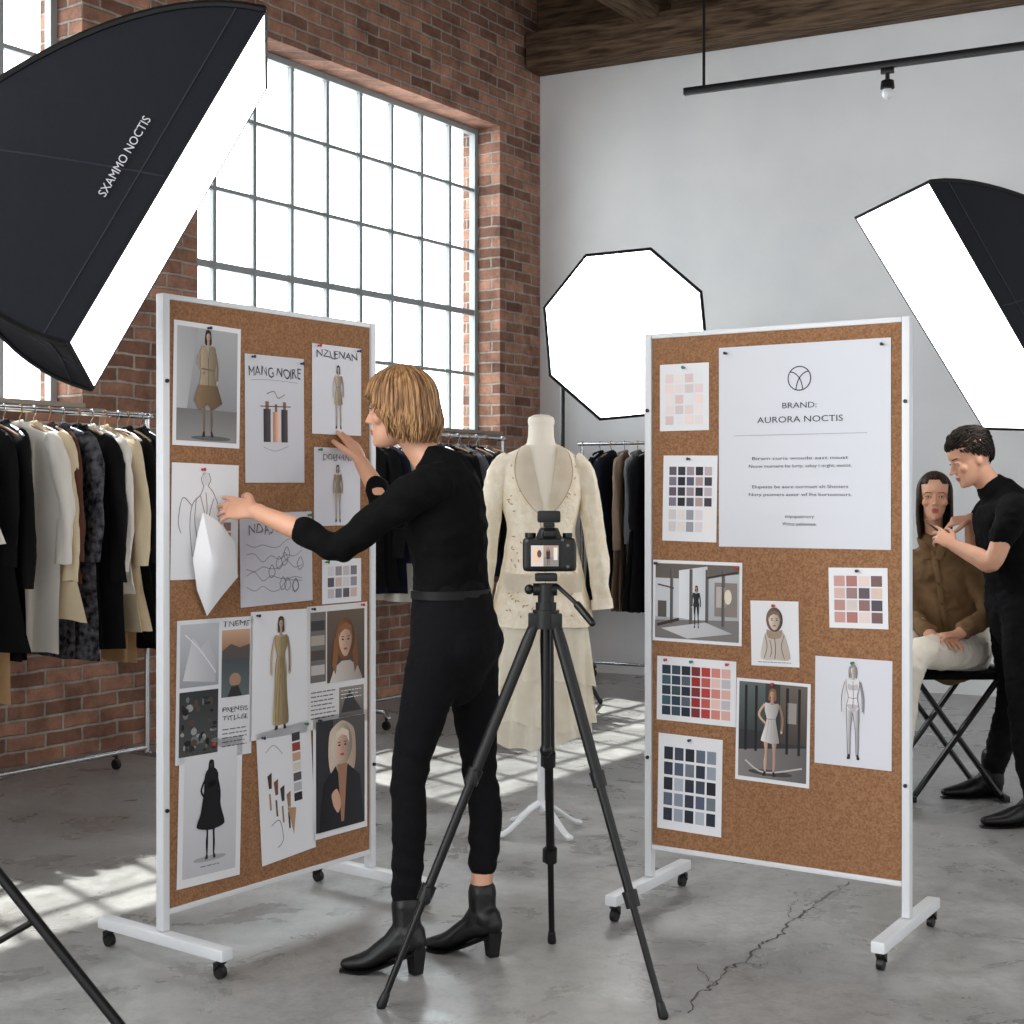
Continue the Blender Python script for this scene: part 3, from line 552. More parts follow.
# ================= softboxes and stands
def softbox(corners,rear,label,text=None,pw=2.7,rimw=.008,rim=1.008):
    n=len(corners); fc=sum(corners,V(0,0,0))/n; t=thing('softbox',label,'softbox',mx=Matrix.Translation(rear))
    pts=[]; sub=6
    for i in range(n):
        for j in range(sub): 
            q=corners[i].lerp(corners[(i+1)%n],j/sub); pts.append((q-fc,j))
    def surf(off,j,s):
        sc=1-.88*s**pw; dip=1-.09*math.sin(PI*j/sub)*math.sin(PI*min(1,s*1.2)); return fc.lerp(rear,s)+off*sc*dip
    b=NB(); rs=[]
    for si in range(17):
        s=si/16; rs.append([b.verts.new(surf(off,j,s)) for off,j in pts])
    bridge(b,rs,cap=False); b.faces.new(rs[-1]); obj('fabric_shell',b,M['softfab'],t,world=True,sharp=12)
    ax=(fc-rear).normalized()
    b=NB(); rs=[]
    for k_,dd in ((rim-.008,-.0),(rim,.0),(rim,rimw),(.99,rimw),(.99,-.0)): rs.append([b.verts.new(fc+off*k_+ax*dd) for off,j in pts])
    bridge(b,rs,cap=False); obj('rim',b,M['softfab'],t,world=True)
    b=NB(); b.faces.new([b.verts.new(fc+off*.99+ax*.005) for off,j in pts]); obj('diffuser',b,M['diff'],t,world=True,recalc=False)
    for i in range(n):
        b=NB(); off=corners[i]-fc; limb(b,[surf(off,0,s/14)+off.normalized()*.003 for s in range(15)],[.008]*15,n=6); obj('rib',b,M['black'],t,world=True)
    if n==4:
        for i in range(n):
            off=(corners[i]+corners[(i+1)%n])/2-fc; b=NB(); limb(b,[surf(off,sub/2,s/14)+off.normalized()*.001 for s in range(15)],[.0022]*15,n=6); obj('seam',b,M['seam'],t,world=True)
    for s in ((.09,) if n==4 else ()):
        b=NB(); q=[fc.lerp(rear,s)+off*(1-.88*s**pw)*(1-.09*math.sin(PI*j/sub)*math.sin(PI*s*1.2))*1.003 for off,j in pts]; limb(b,q+[q[0]],[.002]*(len(q)+1),n=5,rounded=False,side=ax); obj('seam',b,M['seam'],t,world=True)
    b=NB(); limb(b,[rear+ax*.03,rear-ax*.02],[.075,.075],n=20,rounded=False); obj('speed_ring',b,M['blackmetal'],t,world=True)
    b=NB(); limb(b,[rear-ax*.02,rear-ax*.06,rear-ax*.26],[.05,.062,.06],n=20,rounded=False); obj('flash_head',b,M['black'],t,world=True)
    if text:
        off1,off2=corners[0]-fc,corners[1]-fc
        g=lambda v,s: fc.lerp(rear,s)+(off1.lerp(off2,v))*(1-.88*s**pw)*(1-.09*math.sin(PI*v)*math.sin(PI*min(1,s*1.2)))
        s=text[1]; v0=text[2]
        p=g(v0,s); ex=(g(v0-.12,s)-g(v0+.12,s)).normalized(); es=(g(v0,s-.05)-g(v0,s+.05)); ey=(-es+ex*ex.dot(es)).normalized(); nn=ex.cross(ey)
        if nn.y>0: nn=-nn
        me,x0,x1,y0,y1=text_mesh(text[0]); b=NB(); b.from_mesh(me); k=.195/(x1-x0)
        b.transform(basis(p+nn*.009,ex,ey,nn)@Matrix.Diagonal((k,k*1.3,k,1))); obj('lettering',b,M['logo'],t,world=True,recalc=False)
    return t
def stand(pos,top,label,rot=0,spread=.5,hub=.65,foot=None,collar=.25):
    t=thing('light_stand',label,'light stand',loc=(pos[0],pos[1],0),rot=rot)
    b=NB(); tube(b,(0,0,collar-.05),(0,0,top*.55),.017); pl=obj('pole',b,M['blackmetal'],t)
    b=NB(); tube(b,(0,0,top*.55),(0,0,top),.013); obj('upper_pole',b,M['blackmetal'],t)
    for z_,r_ in ((hub,.03),(collar,.028),(top*.55,.025)):
        b=NB(); tube(b,(0,0,z_-.035),(0,0,z_+.035),r_); obj('collar',b,M['black'],t)
    b=NB(); tube(b,(0,0,top*.55),(.05,0,top*.55),.008); sphere(b,(.06,0,top*.55),.015); obj('knob',b,M['black'],t)
    for i in range(3):
        a=i*2*PI/3; dx,dy=math.cos(a),math.sin(a)
        b=NB(); tube(b,(dx*.02,dy*.02,hub),(dx*spread,dy*spread,.015),.013); lg=obj('leg',b,M['blackmetal'],t)
        b=NB(); sphere(b,(dx*spread,dy*spread,.018),.018,n=10); obj('rubber_foot',b,M['black'],lg)
        f=.55; b=NB(); tube(b,(dx*.02,dy*.02,collar),(dx*spread*f,dy*spread*f,hub*(1-f)+.015*f),.008,n=8); obj('brace',b,M['blackmetal'],t)
    return t
softbox([at(263,10,3.05),at(66,343,3.05),at(91,388,3.6),at(264,88,3.6)],at(-75,150,3.35),'huge black softbox in the upper left with lettering on its side',text=('SXAMMO NOCTIS',.15,.47),pw=2.0)
sp_=at(-92,500,3.5); ftp=V(-.885,3.38,0); dv=ftp-V(sp_.x,sp_.y,0)
stand((sp_.x,sp_.y),2.12,'black light stand whose leg enters at the lower left corner',rot=math.atan2(dv.y,dv.x),spread=dv.length,hub=.66,collar=.12)
oc=[]; cc=at(625,334,8.2)
for i in range(8):
    a=math.radians(22.5+45*i+5); oc.append(cc+V(.485*math.cos(a),-.03*math.cos(a)+.05*math.sin(a),.515*math.sin(a)))
softbox(oc,cc+V(-.05,.5,.0),'glowing octagonal softbox between the mannequin and the right pinboard',rimw=.025,rim=1.024,pw=1.5)
# bracket pole stands left of the box, seen just below its lower left edge
stand((cc.x-.33,cc.y+.80),1.33+(497-345)/F*8.2,'black light stand behind the mannequin carrying the octagonal softbox',rot=.5,spread=.28,hub=.4,collar=.15)
softbox([at(930,182,5.5),at(1072,430,5.5),at(985,428,6.0),at(857,218,6.0)],at(1135,270,6.0),'tilted rectangular softbox above the seated woman at right',pw=1.6,rim=1.014)
pr=at(1165,300,6.05); stand((pr.x,pr.y),2.15,'black light stand beyond the man, right of the frame',rot=.4,spread=.4)
# ================= racks
def rack(p0,dirv,L,Hh,label):
    t=thing('clothes_rack',label,'clothes rack',mx=basis(V(p0.x,p0.y,0),dirv,ZV.cross(dirv),ZV))
    b=NB(); tube(b,(-.03,0,Hh),(L+.03,0,Hh),.0125); obj('hanging_rail',b,M['chrome'],t)
    b=NB(); tube(b,(0,0,.13),(L,0,.13),.011); obj('lower_bar',b,M['chrome'],t)
    for x in (0,L):
        b=NB(); tube(b,(x,0,.1),(x,0,Hh),.0125); sphere(b,(x,0,Hh),.018,n=10); obj('upright',b,M['chrome'],t)
        b=NB(); limb(b,[(x,-.24,.07),(x,-.2,.1),(x,.2,.1),(x,.24,.07)],[.013]*4,n=10); obj('base_foot',b,M['chrome'],t)
        for y in (-.22,.22):
            b=NB(); tube(b,(x,y,.08),(x,y,.045),.008,n=8); c=obj('caster',b,M['black'],t)
            b=NB(); tube(b,(x-.01,y,.025),(x+.01,y,.025),.025,n=14); obj('wheel',b,M['black'],c)
    return t
def cl(name,c,c2=None,sc=6,bump=.3): 
    if name not in M: M[name]=mat(name,c,.88,col2=c2,scale=sc,bump=bump,bscale=18,spec=.2)
    return M[name]
FAB={'black':cl('black_cloth',(13,13,16)),'white':cl('white_cloth',(228,224,216)),'cream':cl('cream_wool',(220,204,174)),'tan':cl('tan_cloth',(176,142,104)),'pattern':cl('charcoal_print',(20,20,24),(98,98,104),34),
 'rust':cl('rust_cloth',(88,56,46)),'navy':cl('navy_cloth',(24,28,42)),'grey':cl('grey_cloth',(100,100,104)),'taupe':cl('taupe_cloth',(134,114,96)),'blue':cl('blue_denim',(64,80,102))}
M['hanger']=mat('wood_hanger',(150,112,74),.5)
def garment(name,mx,kind,fab,label,group,L=.75,seed=0,w=.21):
    r=random.Random(seed*7+1); t=thing(name,label,name.replace('_',' '),mx=mx,group=group); m=FAB[fab]; w*=r.uniform(.9,1.06)
    b=NB(); limb(b,[(0,0,-.07),(0,0,-.035),(.012,0,-.02),(.016,0,.0),(.010,0,.014),(0,0,.0175),(-.012,0,.012)],[.0025]*7,n=6,sm=3)
    limb(b,[(-.19,0,-.125),(-.1,0,-.085),(0,0,-.068),(.1,0,-.085),(.19,0,-.125)],[.006]*5,n=8,sm=3); obj('hanger',b,M['hanger'] if seed%2 else M['chrome'],t)
    ph=r.uniform(0,6); k1=r.choice([4,5,6,7]); fa=r.uniform(.24,.44); sw=r.uniform(-.05,.05)
    def fold(th,z): return 1+fa*z*math.cos(k1*th+ph+z*1.5)+.12*z*math.cos(11*th+ph*2-z*2)
    b=NB()
    if kind=='trousers':
        limb(b,[(0,0,-.10),(0,.0,-.16),(0,0,-.35),(.0,0,-L*.6),(0,0,-L)],[(.09,.015),(.11,.024),(.125,.028),(.125,.026),(.13,.024)],side=(1,0,0),n=40,sm=4,fold=lambda th,z:1+.18*z*math.cos(5*th+ph),rounded=False)
    else:
        hw=r.uniform(.82,1.18)
        limb(b,[(0,0,-.06),(0,0,-.085),(0,0,-.115),(0,0,-.16),(0,.0,-.3),(sw*.4,0,-.1-L*.55),(sw,0,-.1-L)],[(.05,.020),(.085,.024),(w-.04,.025),(w-.02,.028),(w-.03,.030),(w*.86,.032),(w*hw,.034)],side=(1,0,0),n=56,sm=4,fold=fold,rounded=False)
    wrinkle(b,.012,8,(1,1,.4),seed); obj('fabric_body',b,m,t,sharp=60)
    if kind in('coat','shirt','tee'):
        sl=.22 if kind=='tee' else r.uniform(.48,.66)
        for s in (-1,1):
            bx=r.uniform(-.03,.02)
            b=NB(); limb(b,[(s*(w-.06),0,-.125),(s*(w-.01),.0,-.2),(s*(w+.02+bx*.5),.008,-.12-sl*.6),(s*(w+.015+bx),.0,-.12-sl)],[(.036,.027),(.046,.031),(.042,.028),(.038,.026)],side=(1,0,0),n=20,sm=5,fold=lambda th,z:1+.16*math.cos(3*th+ph+z*9),rounded=False)
            wrinkle(b,.010,14,(1,1,.6),seed+3); obj('sleeve',b,m,t,sharp=60)
    if kind=='coat' or kind=='shirt':
        b=NB(); limb(b,[(-.06,-.026,-.09),(-.03,-.034,-.075),(0,.02,-.055),(.03,-.034,-.075),(.06,-.026,-.09)],[(.012,.008)]*5,n=8,sm=3); obj('collar',b,m,t)
    return t
ORD=['first','second','third','fourth','fifth','sixth','seventh','eighth','ninth','tenth','eleventh','twelfth','thirteenth','fourteenth','fifteenth','sixteenth','seventeenth','eighteenth']
def fill(p0,dirv,L,Hh,items,place_,grp,s0,ds,word='from the left'):
    for i,(kind,fab,ln,desc) in enumerate(items):
        s=s0+ds*i+R.uniform(-.012,.012); q=V(p0.x,p0.y,Hh)+dirv*s
        e=ZV.cross(dirv) 
        mx=basis(q,-e,dirv,ZV)@Matrix.Rotation(math.radians(R.uniform(-13,13)),4,'Z')
        nm={'coat':'hanging_coat','shirt':'hanging_shirt','tee':'hanging_shirt','trousers':'hanging_trousers'}[kind]
        garment(nm,mx,kind,fab,'%s, %s garment %s on %s'%(desc,ORD[i],word,place_),grp,L=ln,seed=i*3+len(grp))
r1=V(-2.765,5.312,0); rack(r1,u,1.82,1.715,'chrome clothes rack full of garments at the brick wall, left edge')
fill(r1,u,1.8,1.715,[('coat','black',.92,'black coat'),('trousers','tan',1.22,'tan trousers'),('tee','white',.5,'white t-shirt'),('coat','black',.93,'black jacket'),('trousers','tan',1.26,'tan folded trousers'),('coat','black',.98,'long black coat'),
 ('shirt','white',.95,'white shirt'),('shirt','cream',.80,'cream shirt'),('shirt','rust',.66,'dark rust brown shirt'),('coat','pattern',1.0,'charcoal printed jacket'),
 ('coat','black',.98,'black blazer'),('shirt','white',.72,'white blouse'),('coat','cream',.9,'cream knitted coat'),('trousers','tan',1.15,'beige trousers'),('coat','black',.95,'black coat'),('coat','black',1.0,'black jacket')],
 'the left brick wall rack','garments on the left rack',.62,.078)
r2=V(-.9,8.24,0); rack(r2,u,1.5,1.715,'chrome clothes rack under the big window behind the woman')
fill(r2,u,1.5,1.715,[('coat','black',.8,'black coat'),('coat','navy',.85,'dark navy coat'),('shirt','white',.9,'white shirt'),('trousers','blue',.95,'blue denim trousers'),('coat','grey',.8,'grey coat'),('coat','black',.8,'black jacket'),('shirt','cream',.75,'cream shirt'),('coat','pattern',.8,'charcoal printed jacket'),('coat','black',.8,'black coat'),('shirt','grey',.7,'grey shirt'),('coat','navy',.8,'navy coat'),('coat','black',.8,'black blazer'),('shirt','taupe',.7,'taupe shirt')],
 'the rack under the window','garments on the rack under the window',.1,.1)
r3=V(.51,10.35,0); rack(r3,bw,1.6,1.715,'chrome clothes rack along the white back wall')
fill(r3,bw,1.6,1.715,[('coat','black',1.05,'long black coat'),('coat','navy',1.0,'navy coat'),('coat','taupe',1.1,'taupe long coat'),('coat','grey',1.05,'grey coat'),('coat','black',1.1,'black jacket'),('coat','taupe',1.05,'taupe coat'),('coat','black',1.05,'black coat'),('coat','navy',1.0,'navy jacket'),('coat','black',1.0,'black blazer')],
 'the rack at the back wall','garments on the back wall rack',.14,.1)
# ================= mannequin
mb=fl(541,832); t=thing('mannequin','white dress form wearing a cream embroidered jacket and sheer layered skirt','mannequin',loc=(mb.x,mb.y,0),rot=math.radians(6))
prof=[(1.56,.05,.045),(1.535,.075,.055),(1.505,.128,.075),(1.47,.162,.088),(1.40,.168,.105),(1.31,.160,.115),(1.20,.138,.105),(1.10,.15,.11),(.98,.178,.124),(.90,.195,.132),(.82,.208,.14)]
def ab(z):
    for (z1,a1,b1),(z2,a2,b2) in zip(prof,prof[1:]):
        if z<=z1 and z>=z2: f=(z1-z)/(z1-z2); return a1+(a2-a1)*f,b1+(b2-b1)*f
    return prof[-1][1:] if z<prof[-1][0] else prof[0][1:]
b=NB(); limb(b,[(0,0,z) for z,a,c in prof[:8]],[(a-.008,c-.008) for z,a,c in prof[:8]],side=(1,0,0),n=32,sm=3); limb(b,[(0,.0,1.52),(0,0,1.57),(0,-.004,1.62)],[.062,.052,.05],n=24,rounded=False); obj('torso',b,M['form'],t)
b=NB(); lathe(b,[(.052,1.615),(.054,1.63),(.05,1.645),(.03,1.655),(.0,1.658)],(0,-.004,0)); obj('neck_cap',b,M['form'],t)
b=NB(); limb(b,[(0,0,z) for z,a,c in prof[1:]],[(a,c) for z,a,c in prof[1:]],side=(1,0,0),n=60,sm=4,rounded=False,fold=lambda th,z:1+.05*max(0,z-.45)*math.cos(9*th)); wrinkle(b,.007,11)
r_=random.Random(21)
for i in range(150):
    z=r_.uniform(.85,1.46); a,c=ab(z); x=r_.choice((-1,1))*r_.uniform(.02,a*.85)
    if abs(x)<.085 and z>1.2: continue
    if r_.random()>(.95 if (abs(abs(x)-.1)<.04 and (z<1.06 or z>1.3)) else .4): continue
    an=r_.uniform(0,PI); l_=r_.uniform(.005,.010); w__=.0026; vs=[]
    for q1,q2 in ((l_,0),(0,w__),(-l_,0),(0,-w__)):
        xx=x+q1*math.cos(an)-q2*math.sin(an); zz=z+q1*math.sin(an)+q2*math.cos(an); vs.append(b.verts.new((xx,-c*math.sqrt(max(0,1-(xx/a)**2))-.009,zz)))
    b.faces.new(vs).material_index=1
M['jacket']=mat('cream_jacket',(230,217,192),.8,col2=(240,232,214),scale=30,bump=.5,bscale=60)
M['embro']=mat('tan_embroidery',(172,140,106),.85)
obj('jacket',b,[M['jacket'],M['embro']],t)
def patch(fx,z0,z1,off,n=12,nx=6):
    b=NB(); g=[]
    for i in range(n+1):
        z=z0+(z1-z0)*i/n; a,c=ab(z); row=[]; xa,xb=fx(i/n)
        for j in range(nx+1):
            x=xa+(xb-xa)*j/nx; x=max(-a*.98,min(a*.98,x)); row.append(b.verts.new((x,-c*math.sqrt(max(0,1-(x/a)**2))-off,z)))
        g.append(row)
    for i in range(n):
        for j in range(nx): b.faces.new((g[i][j],g[i][j+1],g[i+1][j+1],g[i+1][j]))
    return b
M['neck']=mat('dark_linen',(170,150,126),.8)  # darker linen tone for the lapel edges and front opening line
obj('neckline',patch(lambda f:(-.055*(1-f)-.002,.055*(1-f)+.002),1.535,1.22,.008),M['form'],t)
for s in (-1,1):
    b=patch(lambda f:(s*(.060*(1-f)-.002),s*(.060*(1-f)+.014+.060*math.sin(PI*min(1,f*1.15+.05))**.8)),1.53,1.21,.017); bmesh.ops.solidify(b,geom=b.faces[:],thickness=.006); lp=obj('lapel',b,M['cream'],t)
    obj('lapel_edge',patch(lambda f:(s*(.060*(1-f)+.013+.060*math.sin(PI*min(1,f*1.15+.05))**.8),s*(.060*(1-f)+.0165+.060*math.sin(PI*min(1,f*1.15+.05))**.8)),1.53,1.21,.0182,12,1),M['neck'],lp)
    b=NB(); limb(b,[(s*.125,0,1.475),(s*.172,0,1.42),(s*.203,-.005,1.25),(s*.226,-.02,1.08),(s*.240,-.03,.90)],[(.038,.047),(.046,.053),(.042,.049),(.040,.045),(.040,.043)],side=(1,0,0),n=24,sm=4,rounded=False,fold=lambda th,z:1+.07*math.cos(4*th+z*9)); wrinkle(b,.011,14); obj('sleeve',b,M['jacket'],t)
    b=NB(); limb(b,[(s*.238,-.028,.925),(s*.242,-.031,.885)],[(.043,.046),(.044,.047)],side=(1,0,0),n=24,rounded=False); obj('cuff',b,M['cream'],t)
for s,z0,z1 in ((-1,1.03,.96),(1,1.03,.96)):
    b=patch(lambda f:(s*.108-.045,s*.108+.045),z0,z1,.010,6,6); bmesh.ops.solidify(b,geom=b.faces[:],thickness=.005); obj('pocket',b,M['cream'],t)
b=patch(lambda f:(-.002,.002),1.22,.83,.010,12,1); obj('front_seam',b,M['neck'],t)
m_btn=mat('horn_button',(104,76,52),.3)
for z in (1.19,1.10,1.01,.93):
    a,c=ab(z); b=NB(); sphere(b,(.012,-c-.012,z),(.008,.005,.008),n=10); obj('button',b,m_btn,t)
M['sheer']=mat('sheer_cream',(240,234,218),.8,col2=(230,220,198),scale=10,bump=.3,bscale=25,alpha=.7)
for (z0,z1,a0,a1,k_,nm) in ((.86,.37,.165,.19,15,'underskirt'),(.86,.60,.18,.205,11,'upper_tier'),(.74,.44,.178,.208,13,'lower_tier')):
    b=NB(); rs=[]; n=140
    for i in range(15):
        f=i/14; z=z0+(z1-z0)*f; vs=[]
        for q in range(n):
            th=2*PI*q/n; rr=a0+(a1-a0)*f; m_=1+.07*f*math.cos(k_*th+1+f)+.04*f*math.cos(5*th)+.025*f*math.cos(23*th)
            vs.append(b.verts.new((rr*math.cos(th)*m_,rr*.68*math.sin(th)*m_,z+(.022*math.sin(2*th+k_)*f+.006*math.sin(11*th)*f))))
        rs.append(vs)
    bridge(b,rs,cap=False); obj(nm,b,M['sheer'],t,sharp=80)
b=NB(); tube(b,(0,0,.08),(0,0,1.1),.014,n=14); sphere(b,(0,0,.4),.022,n=12); obj('pole',b,M['white'],t)
for i in range(4):
    a=PI/4*2*i+.5; dx,dy=math.cos(a),math.sin(a); b=NB(); limb(b,[(0,0,.12),(dx*.07,dy*.07,.085),(dx*.15,dy*.15,.03),(dx*.19,dy*.19,.014)],[(.016,.012),(.016,.01),(.014,.009),(.016,.012)],n=10,sm=3); obj('base_leg',b,M['white'],t)
# ================= tripod + camera
ap=V(.092,3.85,.995)
t=thing('tripod','black camera tripod with spread legs in the middle foreground','tripod',loc=(ap.x,ap.y,0))
feet=[V(-.343,3.70,.0),V(.388,3.625,.0),V(.119,4.24,.0)]
for f in feet:
    d_=(f-ap); side=V(-d_.y,d_.x,0).normalized(); p=lambda s: ap+d_*s+V(f.x-ap.x,f.y-ap.y,0).normalized()*.03*(1-s)
    b=NB(); limb(b,[p(0.0),p(.06),p(.42)],[(.015,.013),(.019,.016),(.0165,.0145)],side=side,n=12,rounded=False); lg=obj('leg',b,M['black'],t,world=True)
    b=NB(); limb(b,[p(.4),p(.72)],[.0125,.0125],n=12,rounded=False); obj('middle_tube',b,M['blackmetal'],lg,world=True)
    b=NB(); limb(b,[p(.7),p(.975)],[.0095,.009],n=12,rounded=False); obj('lower_tube',b,M['blackmetal'],lg,world=True)
    for s in (.41,.71):
        b=NB(); limb(b,[p(s-.02),p(s+.02)],[.02,.019],n=12,rounded=False); box(b,p(s)+side*.016,(.014,.02,.04),bev=.003); obj('leg_clamp',b,M['black'],lg,world=True)
    b=NB(); limb(b,[p(.965),p(.992)],[.011,.0135],n=12); obj('rubber_foot',b,M['black'],lg,world=True)
b=NB(); tube(b,ap+V(0,0,-.02),ap+V(0,0,.03),.036,n=20); 
for f in feet:
    q=V(f.x-ap.x,f.y-ap.y,0).normalized(); box(b,ap+q*.035,(.03,.03,.045),bev=.004)
obj('shoulder',b,M['black'],t,world=True)
b=NB(); tube(b,ap+V(0,0,-.34),ap+V(0,0,.07),.013); sphere(b,ap+V(0,0,-.35),(.017,.017,.02),n=12); obj('centre_column',b,M['blackmetal'],t,world=True)
b=NB(); tube(b,ap+V(0,0,.03),ap+V(0,0,.05),.028,n=18); tube(b,ap+V(0,0,.05),ap+V(0,0,.10),.022,n=18); tube(b,ap+V(-.035,0,.085),ap+V(.03,0,.085),.017,n=14); box(b,ap+V(0,0,.118),(.06,.07,.02),bev=.004); sphere(b,ap+V(-.045,0,.085),.014,n=10); obj('pan_head',b,M['black'],t,world=True)
b=NB(); limb(b,[ap+V(.03,-.01,.095),ap+V(.07,-.06,.06),ap+V(.085,-.08,.045)],[.006,.006,.006],n=8); limb(b,[ap+V(.082,-.076,.048),ap+V(.118,-.12,.005)],[.011,.010],n=10); obj('pan_handle',b,M['black'],t,world=True)
cz=ap.z+.130
t=thing('camera','black camera on the tripod with a lit rear screen','camera',loc=(ap.x+.008,ap.y,cz))
b=NB(); box(b,(0,0,.05),(.142,.06,.092),bev=.012); box(b,(.058,.025,.045),(.034,.05,.085),bev=.012); prism(b,[(-.036,-.03,.092),(.036,-.03,.092),(.024,-.03,.122),(-.024,-.03,.122)],(0,.07,0)); box(b,(.0,-.036,.106),(.034,.014,.02),bev=.005); body=obj('body',remesh(b,.003,2),M['black'],t)
b=NB(); box(b,(0,0,.129),(.03,.036,.012),bev=.002); box(b,(0,0,.152),(.062,.05,.032),bev=.006); obj('hot_shoe_unit',b,M['black'],t)
b=NB(); limb(b,[(0,.03,.048),(0,.06,.048),(0,.062,.048),(0,.14,.048)],[.036,.036,.039,.041],n=28,rounded=False); obj('lens',b,M['black'],t)
p=P(.074,.056,(96,84,78)); p.rect(0,0,1,1,(150,128,112),1); p.rect(0,.0,.45,1,(186,178,170),2); p.rect(.45,.55,1,1,(120,112,108),2); p.fig(.62,.1,.86,dress=(52,34,38),legs=(40,34,38),style='coat',l=3); p.rect(.1,.15,.3,.8,(206,170,140),3); p.ell(.3,.4,.08,.18,(80,50,44),4); p.rect(.82,.1,.96,.7,(196,190,184),3)
me_m=bpy.data.materials.new('screen'); me_m.use_nodes=True; nt=me_m.node_tree; a_=nt.nodes.new('ShaderNodeAttribute'); a_.attribute_name='Col'; bb=nt.nodes['Principled BSDF']; nt.links.new(a_.outputs['Color'],bb.inputs['Base Color']); nt.links.new(a_.outputs['Color'],bb.inputs['Emission Color']); bb.inputs['Emission Strength'].default_value=.35
p.bm.transform(basis(V(-.012,-.0325,.047),V(1,0,0),ZV,V(0,-1,0))); obj('rear_screen',p.bm,me_m,t,recalc=False)
b=NB(); box(b,(-.012,-.031,.047),(.084,.003,.066),bev=.001); obj('screen_bezel',b,M['blackmetal'],t)
b=NB(); tube(b,(.049,-.028,.045),(.049,-.034,.045),.013,n=18); obj('control_dial',b,M['blackmetal'],t)
m_gb=mat('grey_button',(80,80,84),.4)
for x,z in ((.05,.075),(.05,.018),(.036,.09),(-.06,.088)):
    b=NB(); tube(b,(x,-.029,z),(x,-.033,z),.0045,n=10); obj('button',b,m_gb,t)
for x,r_ in ((.05,.013),(-.05,.015)):
    b=NB(); tube(b,(x,0,.095),(x,0,.108),r_,n=18); obj('top_dial',b,M['blackmetal'],t)
# ================= people
def frame(loc,fwd,up,s=1):
    y=Vector(fwd).normalized(); x=y.cross(Vector(up)).normalized(); z=x.cross(y); return basis(Vector(loc),x,y,z)@Matrix.Scale(s,4)
def add_head(bm,Mh,masc=0):
    g=.004*masc
    b=NB(); S=[(-.113,.070,.035,.016+g*.5),(-.106,.081,.012,.029+g*.8),(-.09,.087,-.01,.042+g),(-.07,.086,-.03,.051+g),(-.045,.086,-.06,.058+g),(-.02,.084,-.08,.065+g*.5),(0,.080,-.092,.069),(.012,.083,-.096,.071),(.03,.090,-.100,.073),(.06,.086,-.101,.073),(.085,.068,-.088,.062),(.103,.036,-.058,.041),(.113,.0,-.02,.014)]
    rs=[ring(b,V(0,(f+k)/2,z),V(w,0,0),V(0,(f-k)/2,0),28) for z,f,k,w in S]; bridge(b,rs)
    nw=.8 if masc<0 else 1; nt_=.102 if masc<0 else .106
    limb(b,[(0,.080,.012),(0,.091,-.012),(0,nt_,-.032)],[(.007*nw,.008),(.008*nw,.009),(.010*nw,.009)],n=10,sm=3)
    for s in (-1,1):
        sphere(b,(s*.009,.092,-.035),(.007*nw,.009,.006)); sphere(b,(s*.038,.060,-.026),(.022,.020,.020)); limb(b,[(s*.012,.083,.02),(s*.035,.077,.024),(s*.052,.06,.018)],[.005,.005,.004],n=8)
        sphere(b,(s*.070,-.006,-.012),(.007,.017,.028)); sphere(b,(s*.031,.0715,0),(.015,.012,.0115))
    sphere(b,(0,.084,-.060),(.020,.012,.0055)); sphere(b,(0,.082,-.071),(.017,.012,.0062)); sphere(b,(0,.076,-.098),(.015,.014,.013))
    b.transform(Mh); merge(bm,b)
def color_head(bm,Mh,br=.0034):
    Mi=Mh.inverted()
    for f in bm.faces:
        p=Mi@f.calc_center_median()
        if abs(p.z)>.13 or p.y<.05 or abs(p.x)>.08: continue
        if abs(p.x)<.024 and -.077<p.z<-.054 and p.y>.084 and (p.x/.021)**2+((p.z+.0655)/.0100)**2<1: f.material_index=1
        if .014<abs(p.x)<.046 and abs(p.z-(.0225-.12*abs(abs(p.x)-.034)))<br: f.material_index=2
def add_eyes(Mh,par):
    for s in (-1,1):
        b=NB(); sphere(b,(s*.031,.0748,0),(.0112,.0105,.0044),n=18); b.transform(Mh); e=obj('eye',b,M['eye'],par,world=True)
        b=NB(); sphere(b,(s*.031,.0808,0),(.0050,.0052,.0044),n=12); b.transform(Mh); obj('iris',b,M['iris'],e,world=True)
        b=NB(); limb(b,[(s*.018,.083,.003),(s*.031,.0866,.0060),(s*.045,.078,.002)],[.0015]*3,n=6,sm=3); b.transform(Mh); obj('eyelash',b,M['iris'],e,world=True)
def hand(bm,w,d,nrm,left,curl=(.25,.28,.32,.38),s=1,th=.5):
    w=Vector(w); d=Vector(d).normalized(); nrm=Vector(nrm); nrm=(nrm-nrm.dot(d)*d).normalized(); tb=nrm.cross(d) if left else d.cross(nrm)
    limb(bm,[w-d*.02*s,w+d*.012*s,w+d*.045*s,w+d*.082*s],[(.024*s,.019*s),(.028*s,.017*s),(.037*s,.0155*s),(.038*s,.012*s)],side=tb,n=14)
    for i in range(4):
        p=w+d*(.078-.004*abs(i-1.2))*s+tb*(.029-.0193*i)*s; L=[.074,.082,.076,.060][i]*s; r=[.0085,.009,.0085,.0075][i]*s; a=0; pts=[p-d*.012*s,p]; sp=(1.2-i)*.10
        for kf in (.42,.32,.26):
            a+=curl[i]; p=p+(d*math.cos(a)+nrm*math.sin(a)+tb*sp).normalized()*L*kf; pts.append(p)
        limb(bm,pts,[r*1.05,r*1.05,r,r*.92,r*.8],n=8,sm=2)
    p=w+d*.02*s+tb*.018*s; pts=[p]
    for (kd,kt,kn,l) in ((.65,.7,.1,.038),(.85,.35+.1*th,.25+th*.2,.032),(.9,.1,.3+th*.3,.026)):
        p=p+(d*kd+tb*kt+nrm*kn).normalized()*l*s; pts.append(p)
    limb(bm,pts,[.015*s,.012*s,.0105*s,.0085*s],n=8,sm=2)
